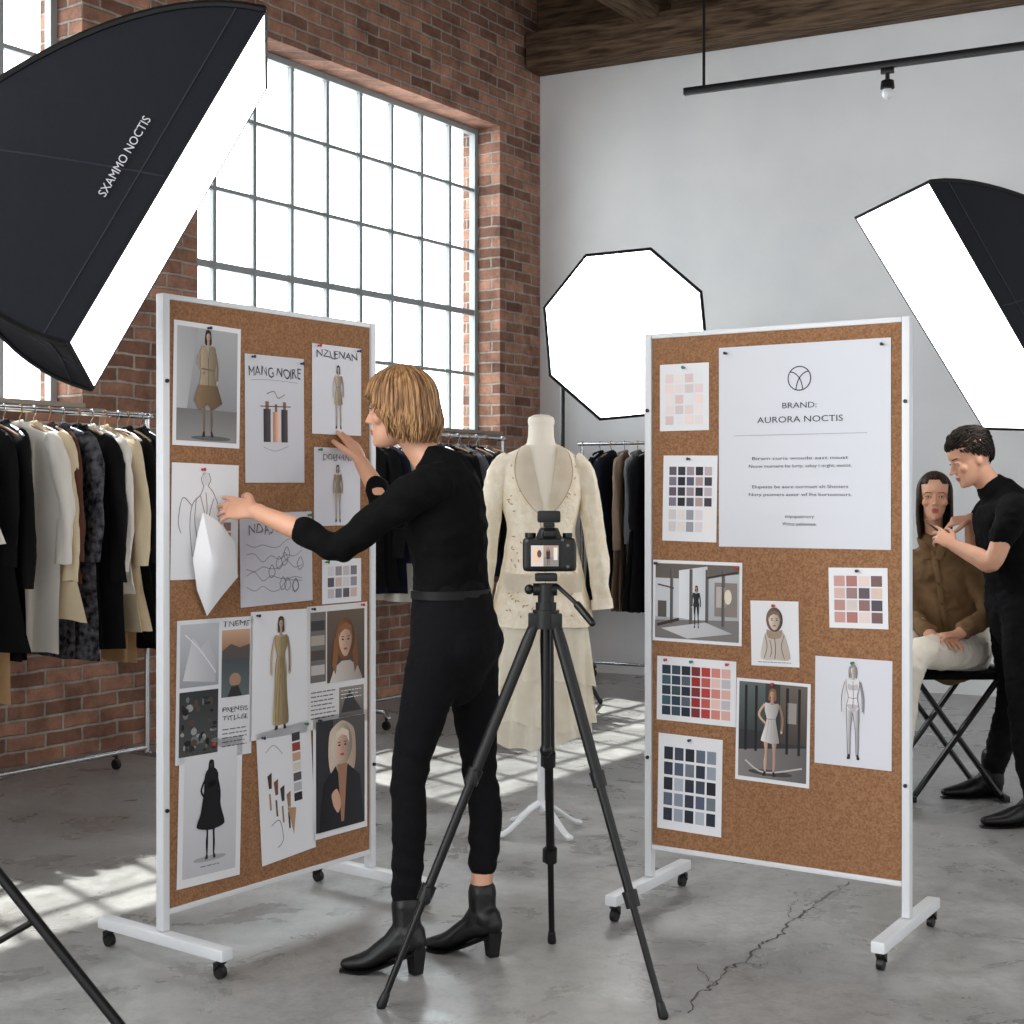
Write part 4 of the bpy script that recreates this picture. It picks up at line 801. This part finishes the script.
def hair(Mh,par,m,hem,n=150,rx=.086,ry=.107,rz=.100,skip=lambda p:False,seed=1,lr=(.011,.005),curl=.75,bulge=1.06,cap=True,messy=.004,cz=.02,cy=-.006,dark=.3,capx=None,jit=.01,spread=(.004,.005)):
    r=random.Random(seed); b=NB(); ms=m if isinstance(m,list) else [m]
    if cap: sphere(b,*(capx or ((0,-.016,.032),(.081,.094,.088))),n=28)
    if len(ms)>1:
        for f in b.faces: f.material_index=1
    for i in range(n):
        ph=-PI+2*PI*(i+r.uniform(-.4,.4))/n
        if skip(ph): continue
        hz=hem(ph)+r.uniform(-jit,jit*.8); sx,sy=math.sin(ph),math.cos(ph); pts=[]; off=r.uniform(-spread[0],spread[1]); tw=r.uniform(-.08,.08)
        for el in (84,70,55,40,25,10,0):
            e=math.radians(el); z=cz+rz*math.sin(e)
            if z<hz: break
            q=tw*(1-el/90); s1,c1=math.sin(ph+q),math.cos(ph+q)
            pts.append(V((rx+off)*math.cos(e)*s1,cy+(ry+off)*math.cos(e)*c1,z+off+r.uniform(-1,1)*messy*.3))
        if hz<cz:
            L=cz-hz
            for k_ in range(1,7):
                f=k_/6; m_=1+(bulge-1)*math.sin(f*PI*.6); 
                if f>.6: m_*=1-(1-curl)*((f-.6)/.4)
                s1,c1=math.sin(ph+tw),math.cos(ph+tw); pts.append(V((rx+off)*s1*m_,cy+(ry+off)*c1*m_,cz-L*f)+V(r.uniform(-1,1),r.uniform(-1,1),0)*messy*f)
        if len(pts)<2: continue
        N=len(pts); rad=[(lr[0]*(.8+.2*math.sin(PI*k_/(N-1)))*(1 if k_<N-1 else .25),lr[1]*(1 if k_<N-1 else .4)) for k_ in range(N)]
        limb(b,pts,rad,side=(sy,-sx,0.001),n=6,sm=2,mi=1 if (len(ms)>1 and r.random()<dark) else 0)
    b.transform(Mh); return obj('hair',b,ms,par,world=True,sharp=180)
def tufts(Mh,par,m,line,n=900,rx=.078,ry=.103,rz=.095,seed=4,L0=.036):
    r=random.Random(seed); b=NB()
    # scalp shell: only the part of the ellipsoid above the hairline
    sphere(b,(0,-.006,.02),(rx*1.002,ry*1.002,rz*1.002),n=48)
    dead=[]
    for v in b.verts:
        ph=math.atan2(v.co.x,v.co.y+.006)
        if v.co.z<line(ph)+.002: dead.append(v)
    bmesh.ops.delete(b,geom=dead,context='VERTS')
    for i in range(n):
        ph=r.uniform(-PI,PI); el=math.asin(r.uniform(-.6,1)); z=.02+rz*math.sin(el)
        if z<line(ph): continue
        s1,c1=math.sin(ph),math.cos(ph); p=V(rx*math.cos(el)*s1,-.006+ry*math.cos(el)*c1,z); nn=V(math.cos(el)*s1/rx,math.cos(el)*c1/ry,math.sin(el)/rz).normalized()
        top=max(0,min(1,(z-.03)/.06)); flow=V(r.uniform(-.3,.3),-1,.25*r.uniform(-1,1)) if z>.055 else V(0,-.35,-1)+V(r.uniform(-.2,.2),r.uniform(-.2,.2),0)
        flow=(flow-nn*flow.dot(nn)).normalized(); L=L0*(.35+.75*top)*r.uniform(.7,1.2); lift=.10+.45*top
        q=[p-nn*.004,p+flow*L*.35+nn*L*lift*.6,p+flow*L*.7+nn*L*lift*.75,p+flow*L+nn*L*lift*.6]
        limb(b,q,[(.0035,.003),(.004,.003),(.003,.0025),(.0008,.0008)],n=5,sm=2)
    b.transform(Mh); return obj('hair',b,m,par,world=True,sharp=180)
# ---- the woman at the board
l1=V(-.36,-.933,0)
t=thing('person','woman in black sweater, black trousers and heeled boots arranging sheets on the pinboard','person',loc=(-.19,4.08,0))
Mh=frame((-.328,4.17,1.588),(-.985,.12,-.05),(-.05,0,1),.97)
b=NB(); add_head(b,Mh,-1)
limb(b,[(-.300,4.172,1.535),(-.275,4.168,1.48),(-.235,4.16,1.42),(-.205,4.155,1.36)],[(.050,.053),(.044,.046),(.048,.048),(.06,.05)],side=l1,n=18,sm=3)
limb(b,[(-.20,4.15,1.34),(-.19,4.15,1.22),(-.18,4.15,1.08),(-.168,4.15,.9)],[(.10,.06),(.11,.07),(.10,.07),(.12,.08)],side=l1,n=20,sm=3)
LE=V(-.490,4.03,1.188); LW=V(-.745,4.11,1.290); RE=V(-.375,4.47,1.272); RW=V(-.487,4.60,1.440)
limb(b,[(-.21,4.06,1.34),(-.26,4.0,1.335),(-.37,4.015,1.275),LE,LE.lerp(LW,.4),LW],[.034,.036,.034,.034,.034,.0235],n=14,sm=4)
limb(b,[(-.17,4.24,1.34),(-.16,4.29,1.335),(-.26,4.39,1.30),RE,RE.lerp(RW,.4),RW],[.034,.036,.034,.034,.034,.0235],n=14,sm=4)
hand(b,LW,(-.84,.46,.10),(.40,.62,-.55),True,curl=(.10,.16,.22,.3),s=1.0,th=.9)
hand(b,RW,(-.40,.42,.75),(-.807,.593,0),False,curl=(.12,.16,.2,.26),s=.98,th=.2)
for pts in ([(-.205,4.07,.88),(-.245,4.05,.73),(-.290,4.02,.54),(-.290,4.0,.40),(-.30,3.99,.19),(-.297,3.985,.1)],[(-.125,4.22,.88),(-.11,4.22,.72),(-.098,4.2,.53),(-.08,4.17,.38),(-.088,4.14,.215),(-.085,4.135,.1)]):
    limb(b,pts,[.06,.05,.035,.035,.032,.032],n=14,sm=3)
b=remesh(b,.0045,2); color_head(b,Mh,.0026); bd=obj('body',b,[M['skin'],M['lip'],M['brow']],t,world=True,sharp=80); add_eyes(Mh,t)
def hem1(p):
    a=abs(p)
    if a<.7: return .038
    if a<1.0: return .038-(a-.7)*.14
    if a<1.35: return -.004-(a-1.0)*.2
    return max(-.094,-.074-(a-1.35)*.06)
hair(Mh,t,[M['hair'],M['hairb']],hem1,n=1100,rx=.087,ry=.108,rz=.104,seed=3,curl=.80,bulge=1.09,lr=(.0030,.0022),messy=.007,dark=.38,jit=.016,spread=(.006,.008),capx=((0,-.016,.028),(.083,.098,.090)))
b=NB()
limb(b,[(-.178,4.15,1.035),(-.182,4.15,1.12),(-.19,4.15,1.22),(-.197,4.15,1.31),(-.20,4.15,1.37),(-.210,4.155,1.41),(-.222,4.158,1.426)],[(.140,.102),(.134,.101),(.146,.113),(.150,.116),(.142,.10),(.100,.078),(.064,.060)],side=l1,n=28,sm=3)
limb(b,[(-.21,4.07,1.370),(-.255,4.0,1.352),(-.37,4.015,1.278),LE,LE.lerp(LW,.40)],[.062,.060,.050,.044,.041],n=18,sm=4)
limb(b,[(-.18,4.23,1.375),(-.16,4.30,1.355),(-.26,4.39,1.305),RE,RE.lerp(RW,.5)],[.062,.058,.049,.044,.041],n=18,sm=4)
b=remesh(b,.006,4); wrinkle(b,.010,9,(1,1,1.3),2); creases(b,LE,.004,95,.13,(1,0,.2)); creases(b,(-.18,4.10,1.10),.006,70,.16,(.2,0,1)); creases(b,(-.27,4.0,1.31),.005,80,.12,(.8,0,.6)); obj('sweater',b,M['knit'],t,world=True,sharp=80)
b=NB()
limb(b,[(-.178,4.15,1.062),(-.172,4.15,1.0),(-.166,4.15,.93),(-.167,4.15,.86),(-.168,4.15,.81)],[(.140,.104),(.152,.116),(.160,.126),(.158,.118),(.122,.09)],side=l1,n=28,sm=3)
for s in (-1,1): sphere(b,V(-.124,4.135,.905)+l1*.07*s,(.076,.076,.088))
limb(b,[(-.210,4.075,.88),(-.248,4.05,.74),(-.290,4.02,.55),(-.288,4.0,.42),(-.297,3.99,.215)],[.088,.072,.052,.049,.043],n=20,sm=4)
limb(b,[(-.128,4.22,.88),(-.11,4.22,.73),(-.098,4.2,.54),(-.078,4.17,.40),(-.086,4.145,.262)],[.088,.072,.052,.049,.042],n=20,sm=4)
b=remesh(b,.006,4); wrinkle(b,.004,11,(1,1,1.6),5)
for c_,rr_ in (((-.290,4.02,.55),.12),((-.098,4.2,.54),.12),((-.297,3.99,.28),.11),((-.084,4.15,.31),.11),((-.19,4.10,.80),.13)): creases(b,c_,.005,95,rr_,(.25,0,1))
trs=obj('trousers',b,M['denim'],t,world=True,sharp=80)
b=NB(); limb(b,[(-.178,4.15,1.038),(-.178,4.15,1.062)],[(.1475,.1105),(.1475,.1105)],side=l1,n=40,rounded=False); obj('belt',b,M['belt'],t,world=True)
def boot(par,top,ank,heelt,ball,toe,heel_h,m,r=1,sh=.047):
    side=V(-(toe-heelt).y,(toe-heelt).x,0).normalized(); b=NB()
    limb(b,[top,ank,heelt.lerp(ank,.5)],[sh*r,sh*.95*r,.042*r],n=18,sm=3)
    limb(b,[heelt,heelt.lerp(ball,.5)+V(0,0,.012),ball,toe],[(.032*r,.036*r),(.033*r,.036*r),(.041*r,.027*r),(.020*r,.015*r)],side=side,n=18,sm=4)
    limb(b,[ank,heelt.lerp(ball,.55)+V(0,0,.01)],[.043*r,.033*r],n=16)
    o=obj('boot',remesh(b,.005,3),m,par,world=True,sharp=80)
    b=NB(); limb(b,[heelt-V(0,0,.02),V(heelt.x,heelt.y,.002)],[(.030*r,.032*r),(.021*r,.022*r)],side=side,n=4 if heel_h>.05 else 12,rounded=False); obj('heel',b,m,o,world=True)
    b=NB(); q=[heelt+V(0,0,-.034*r),V(ball.x,ball.y,.006),V(toe.x,toe.y,.006)+(toe-ball).normalized()*.012]; limb(b,q,[(.03*r,.005),(.042*r,.005),(.02*r,.005)],side=side,n=12,sm=4); obj('sole',b,M['black'],o,world=True)
boot(t,V(-.297,3.985,.190),V(-.293,3.98,.125),V(-.268,3.962,.095),V(-.40,3.985,.036),V(-.468,3.988,.022),.07,M['leather'],.95,.044)
boot(t,V(-.087,4.14,.182),V(-.085,4.135,.125),V(-.057,4.115,.095),V(-.185,4.158,.036),V(-.245,4.178,.022),.07,M['leather'],.95,.044)
# ---- standing man
lm=V(.1,-.995,0)
t=thing('person','man in black t-shirt bending to touch up the seated woman\'s face','person',loc=(2.12,6.0,0))
Mh=frame((1.935,6.0,1.497),(-.90,-.04,-.38),(-.38,0,.9),.98)
b=NB(); add_head(b,Mh,1)
limb(b,[(1.965,6.0,1.44),(2.0,6.0,1.40),(2.055,6.0,1.33)],[.054,.052,.056],n=18,sm=3)
limb(b,[(2.08,6.0,1.27),(2.09,6,1.12),(2.12,6,.95),(2.13,6,.88)],[(.12,.07),(.12,.08),(.12,.08),(.13,.09)],side=lm,n=20,sm=3)
ME=V(1.955,5.80,1.06); MW=V(1.855,5.96,1.125); FE=V(2.05,6.30,1.10); FW=V(1.985,6.15,1.235)
limb(b,[(2.08,5.90,1.26),(2.05,5.83,1.25),(2.0,5.80,1.16),ME,ME.lerp(MW,.35),MW],[.04,.042,.042,.038,.040,.027],n=14,sm=4)
limb(b,[(2.08,6.10,1.26),(2.07,6.17,1.25),(2.05,6.25,1.18),FE,FE.lerp(FW,.35),FW],[.04,.042,.042,.038,.038,.027],n=14,sm=4)
hand(b,MW,(-.55,.45,.45),(.2,.7,-.4),True,curl=(.2,.4,.6,.7),s=.9,th=.9)
hand(b,FW,(-.95,.1,-.1),(-.1,.5,-1),False,curl=(.25,.5,.7,.8),s=.9,th=.8)
for pts in ([(2.13,5.91,.86),(2.11,5.86,.66),(2.09,5.80,.46),(2.10,5.78,.28),(2.12,5.75,.08)],[(2.13,6.09,.86),(2.17,6.16,.66),(2.18,6.2,.46),(2.16,6.26,.28),(2.13,6.3,.08)]): limb(b,pts,[.075,.065,.048,.045,.035],n=14,sm=3)
b=remesh(b,.0045,2); color_head(b,Mh,.0028); obj('body',b,[M['skin'],M['lip'],M['brow']],t,world=True,sharp=80); add_eyes(Mh,t)
tufts(Mh,t,M['hair3'],lambda p:(.060 if abs(p)<.85 else (.060-(abs(p)-.85)*.07 if abs(p)<1.6 else .008-(abs(p)-1.6)*.05)),n=1800)
b=NB(); limb(b,[(2.13,6,.88),(2.12,6,1.0),(2.10,6.0,1.12),(2.085,6,1.22),(2.07,6,1.29),(2.055,6,1.335),(2.035,6,1.358)],[(.155,.118),(.152,.115),(.168,.122),(.18,.125),(.165,.112),(.12,.092),(.074,.070)],side=lm,n=28,sm=3)
limb(b,[(2.08,5.9,1.28),(2.05,5.82,1.26),(2.0,5.80,1.175)],[.07,.066,.057],n=16,sm=4); limb(b,[(2.08,6.1,1.28),(2.07,6.18,1.26),(2.055,6.24,1.19)],[.07,.066,.057],n=16,sm=4)
b=remesh(b,.007,4); wrinkle(b,.009,10,(1,1,1.3),8); obj('t_shirt',b,M['knit'],t,world=True,sharp=80)
b=NB(); limb(b,[(2.13,6,.96),(2.13,6,.88),(2.13,6,.80)],[(.15,.115),(.165,.125),(.15,.11)],side=lm,n=24,sm=3)
limb(b,[(2.13,5.91,.86),(2.11,5.86,.66),(2.09,5.80,.46),(2.10,5.78,.28),(2.12,5.75,.12)],[.095,.085,.064,.06,.05],n=18,sm=4); limb(b,[(2.13,6.09,.86),(2.17,6.16,.66),(2.18,6.2,.46),(2.16,6.26,.28),(2.13,6.3,.12)],[.095,.085,.064,.06,.05],n=18,sm=4)
b=remesh(b,.007,4); wrinkle(b,.007,12,(1,1,1.8),9); obj('jeans',b,M['denim'],t,world=True,sharp=80)
boot(t,V(2.12,5.75,.18),V(2.12,5.75,.10),V(2.13,5.75,.045),V(1.98,5.73,.035),V(1.90,5.72,.028),.02,M['leather'],1.08)
boot(t,V(2.13,6.30,.18),V(2.13,6.30,.10),V(2.14,6.30,.045),V(1.99,6.29,.035),V(1.91,6.28,.028),.02,M['leather'],1.08)
t=thing('makeup_brush','thin makeup brush in the man\'s nearer hand by the seated woman\'s chin','brush',loc=(1.80,6.03,1.19))
b=NB(); limb(b,[(1.835,5.985,1.155),(1.80,6.045,1.195),(1.785,6.075,1.212)],[.0035,.0045,.003],n=8); obj('handle',b,M['black'],t,world=True)
b=NB(); limb(b,[(1.785,6.075,1.212),(1.777,6.09,1.222),(1.77,6.105,1.232)],[.004,.007,.003],n=8); obj('bristles',b,M['hairb'],t,world=True)
# ---- seated woman
ls=V(.92,-.39,0)
t=thing('person','seated woman in olive brown shirt and white trousers having makeup done','person',loc=(1.95,6.35,0))
Mh=frame((1.872,6.30,1.330),(-.26,-.955,.0),(0,0,1),.92)
b=NB(); add_head(b,Mh,-1.4)
limb(b,[(1.874,6.325,1.27),(1.877,6.335,1.20),(1.888,6.34,1.12),(1.90,6.35,1.05)],[.044,.040,.048,.07],n=18,sm=3)
limb(b,[(1.90,6.35,1.04),(1.93,6.36,.88),(1.96,6.37,.72),(1.98,6.38,.64)],[(.12,.07),(.11,.075),(.10,.08),(.12,.09)],side=ls,n=20,sm=3)
E1=V(1.765,6.33,.82); W1=V(1.80,6.10,.735); E2=V(2.08,6.2,.83); W2=V(1.90,6.06,.745)
limb(b,[(1.80,6.39,1.03),(1.785,6.38,.99),E1,E1.lerp(W1,.4),W1],[.034,.036,.032,.032,.024],n=12,sm=3)
limb(b,[(2.0,6.3,1.03),(2.03,6.28,.99),E2,E2.lerp(W2,.4),W2],[.034,.036,.032,.032,.024],n=12,sm=3)
hand(b,W1,(.5,-.5,-.1),(0,0,-1),False,curl=(.2,.25,.3,.35),s=.95); hand(b,W2,(-.85,-.25,-.05),(0,0,-1),True,curl=(.2,.25,.3,.35),s=.95)
LG=([(1.91,6.36,.655),(1.75,6.22,.665),(1.60,6.06,.65),(1.57,6.05,.42),(1.58,6.07,.1)],[(2.03,6.30,.655),(1.86,6.12,.665),(1.68,5.96,.65),(1.63,5.95,.42),(1.62,5.96,.1)])
for pts in LG: limb(b,pts,[.065,.06,.045,.042,.033],n=14,sm=3)
b=remesh(b,.0038,2); color_head(b,Mh,.0022); obj('body',b,[M['skin'],M['lip'],M['brow']],t,world=True,sharp=80); add_eyes(Mh,t)
hair(Mh,t,M['hair2'],lambda p:(.076-abs(p)*.02 if abs(p)<.85 else (.045 if abs(p)<1.1 else (-.03 if abs(p)<1.35 else -.20))),n=700,rx=.078,ry=.100,rz=.099,seed=9,curl=.85,bulge=1.02,lr=(.0040,.003),messy=.003,capx=((0,-.022,.036),(.075,.088,.082)),jit=.006)
b=NB(); limb(b,[(1.985,6.38,.61),(1.96,6.37,.74),(1.93,6.36,.9),(1.91,6.35,1.01),(1.90,6.345,1.07),(1.885,6.34,1.11),(1.878,6.337,1.13)],[(.155,.12),(.132,.108),(.142,.112),(.150,.108),(.13,.086),(.085,.07),(.056,.054)],side=ls,n=28,sm=3)
limb(b,[(1.81,6.385,1.04),(1.785,6.38,.99),E1,E1.lerp(W1,.8)],[.054,.053,.046,.038],n=16,sm=4); limb(b,[(1.99,6.31,1.04),(2.03,6.28,.99),E2,E2.lerp(W2,.8)],[.054,.053,.046,.038],n=16,sm=4)
b=remesh(b,.007,3); wrinkle(b,.012,12,(1,1,1.2),12); creases(b,E2,.006,80,.14,(0,0,1)); sh=obj('shirt',b,M['tan_shirt'],t,world=True,sharp=80)
for s in (-1,1):
    b=NB(); c=V(1.880,6.337,1.145); limb(b,[c+ls*.03*s+V(.02,.05,.0),c+ls*.054*s+V(0,0,.005),c+ls*.04*s+V(-.02,-.055,-.03),c+ls*.018*s+V(-.03,-.085,-.085)],[(.020,.006)]*4,n=8,sm=3); obj('collar',b,M['tan_shirt'],sh,world=True)
fs=V(-.39,-.92,0)
b=NB(); limb(b,[V(1.885,6.34,1.09)+fs*.088,V(1.91,6.35,1.0)+fs*.119,V(1.93,6.36,.9)+fs*.124,V(1.96,6.37,.74)+fs*.121],[(.012,.004)]*4,side=ls,n=8,sm=3); obj('button_placket',b,M['tan_shirt'],sh,world=True)
for z_,q in ((1.03,.119),(.95,.129),(.86,.129),(.78,.127)):
    cx_=1.90+(1.05-z_)*.17; b=NB(); sphere(b,V(cx_,6.355,z_)+fs*q,.006,n=8); obj('button',b,m_btn,sh,world=True)
b=NB(); limb(b,[(1.99,6.37,.70),(1.985,6.37,.64)],[(.15,.12),(.165,.13)],side=ls,n=24)
for pts in LG: limb(b,[V(*pts[0]),V(*pts[1]),V(*pts[2]),V(*pts[3]),V(pts[4][0],pts[4][1],.2)],[.088,.08,.064,.058,.052],n=18,sm=4)
b=remesh(b,.007,3); wrinkle(b,.010,12,(1,1,1),14); obj('trousers',b,M['offwhite'],t,world=True,sharp=80)
for p_ in LG:
    q=V(p_[4][0],p_[4][1],0); f_=V(-.75,-.6,0).normalized(); boot(t,q+V(0,0,.2),q+V(0,0,.11),q-f_*.015+V(0,0,.045),q+f_*.12+V(0,0,.035),q+f_*.19+V(0,0,.027),.02,M['leather'],.95)
# director's chair
t=thing('directors_chair','black folding high chair with crossed legs under the seated woman','chair',loc=(1.94,6.4,0))
b=NB(); box(b,(0,0,.548),(.44,.42,.03),bev=.01); obj('seat',b,M['knit'],t)
for y in (-.21,.21):
    for s in (-1,1):
        b=NB(); limb(b,[(s*-.2,y+(.012+.012*s),.57),(s*.2,y+(.012+.012*s),.015)],[(.020,.013)]*2,side=(0,1,0),n=8); obj('crossed_leg',b,M['blackmetal'],t)
for x in (-.21,.21):
    b=NB(); box(b,(x,0,.565),(.03,.48,.03),bev=.006); obj('seat_rail',b,M['blackmetal'],t)
    b=NB(); box(b,(x*.96,0,.02),(.028,.5,.028),bev=.005); obj('foot_rail',b,M['blackmetal'],t)
for x in (-.2,.2):
    b=NB(); tube(b,(x,.215,.56),(x,.23,1.0),.012); obj('back_post',b,M['blackmetal'],t)
b=NB(); box(b,(0,.225,.93),(.42,.012,.16),bev=.004); obj('backrest',b,M['knit'],t)
# ================= light, world, camera
sd=bpy.data.lights.new('sun','SUN'); sd.energy=10; sd.angle=.012; sd.color=(1,.95,.88); so=bpy.data.objects.new('sun',sd); COL.objects.link(so)
so.rotation_euler=V(1.05,-1.3,-2.4).to_track_quat('-Z','Y').to_euler()
w=bpy.data.worlds.new('w'); SC.world=w; w.use_nodes=True; nt=w.node_tree; N=nt.nodes; L=nt.links; bg=N['Background']
tc=N.new('ShaderNodeTexCoord'); dp=N.new('ShaderNodeVectorMath'); dp.operation='DOT_PRODUCT'; dp.inputs[1].default_value=un; L.new(tc.outputs['Generated'],dp.inputs[0])
mr=N.new('ShaderNodeMapRange'); mr.inputs['From Min'].default_value=-.1; mr.inputs['From Max'].default_value=.35; mr.inputs['To Min'].default_value=1.45; mr.inputs['To Max'].default_value=8.0; L.new(dp.outputs['Value'],mr.inputs[0]); L.new(mr.outputs[0],bg.inputs['Strength'])
bg.inputs[0].default_value=(.96,.98,1,1)
cd=bpy.data.cameras.new('cam'); cd.lens=50; cd.sensor_width=36; cd.shift_y=-15/1024; co=bpy.data.objects.new('cam',cd); COL.objects.link(co); co.location=(0,0,H); co.rotation_euler=(PI/2,0,0); SC.camera=co
try:
    SC.view_settings.view_transform='Standard'
except Exception as ex: print(ex)
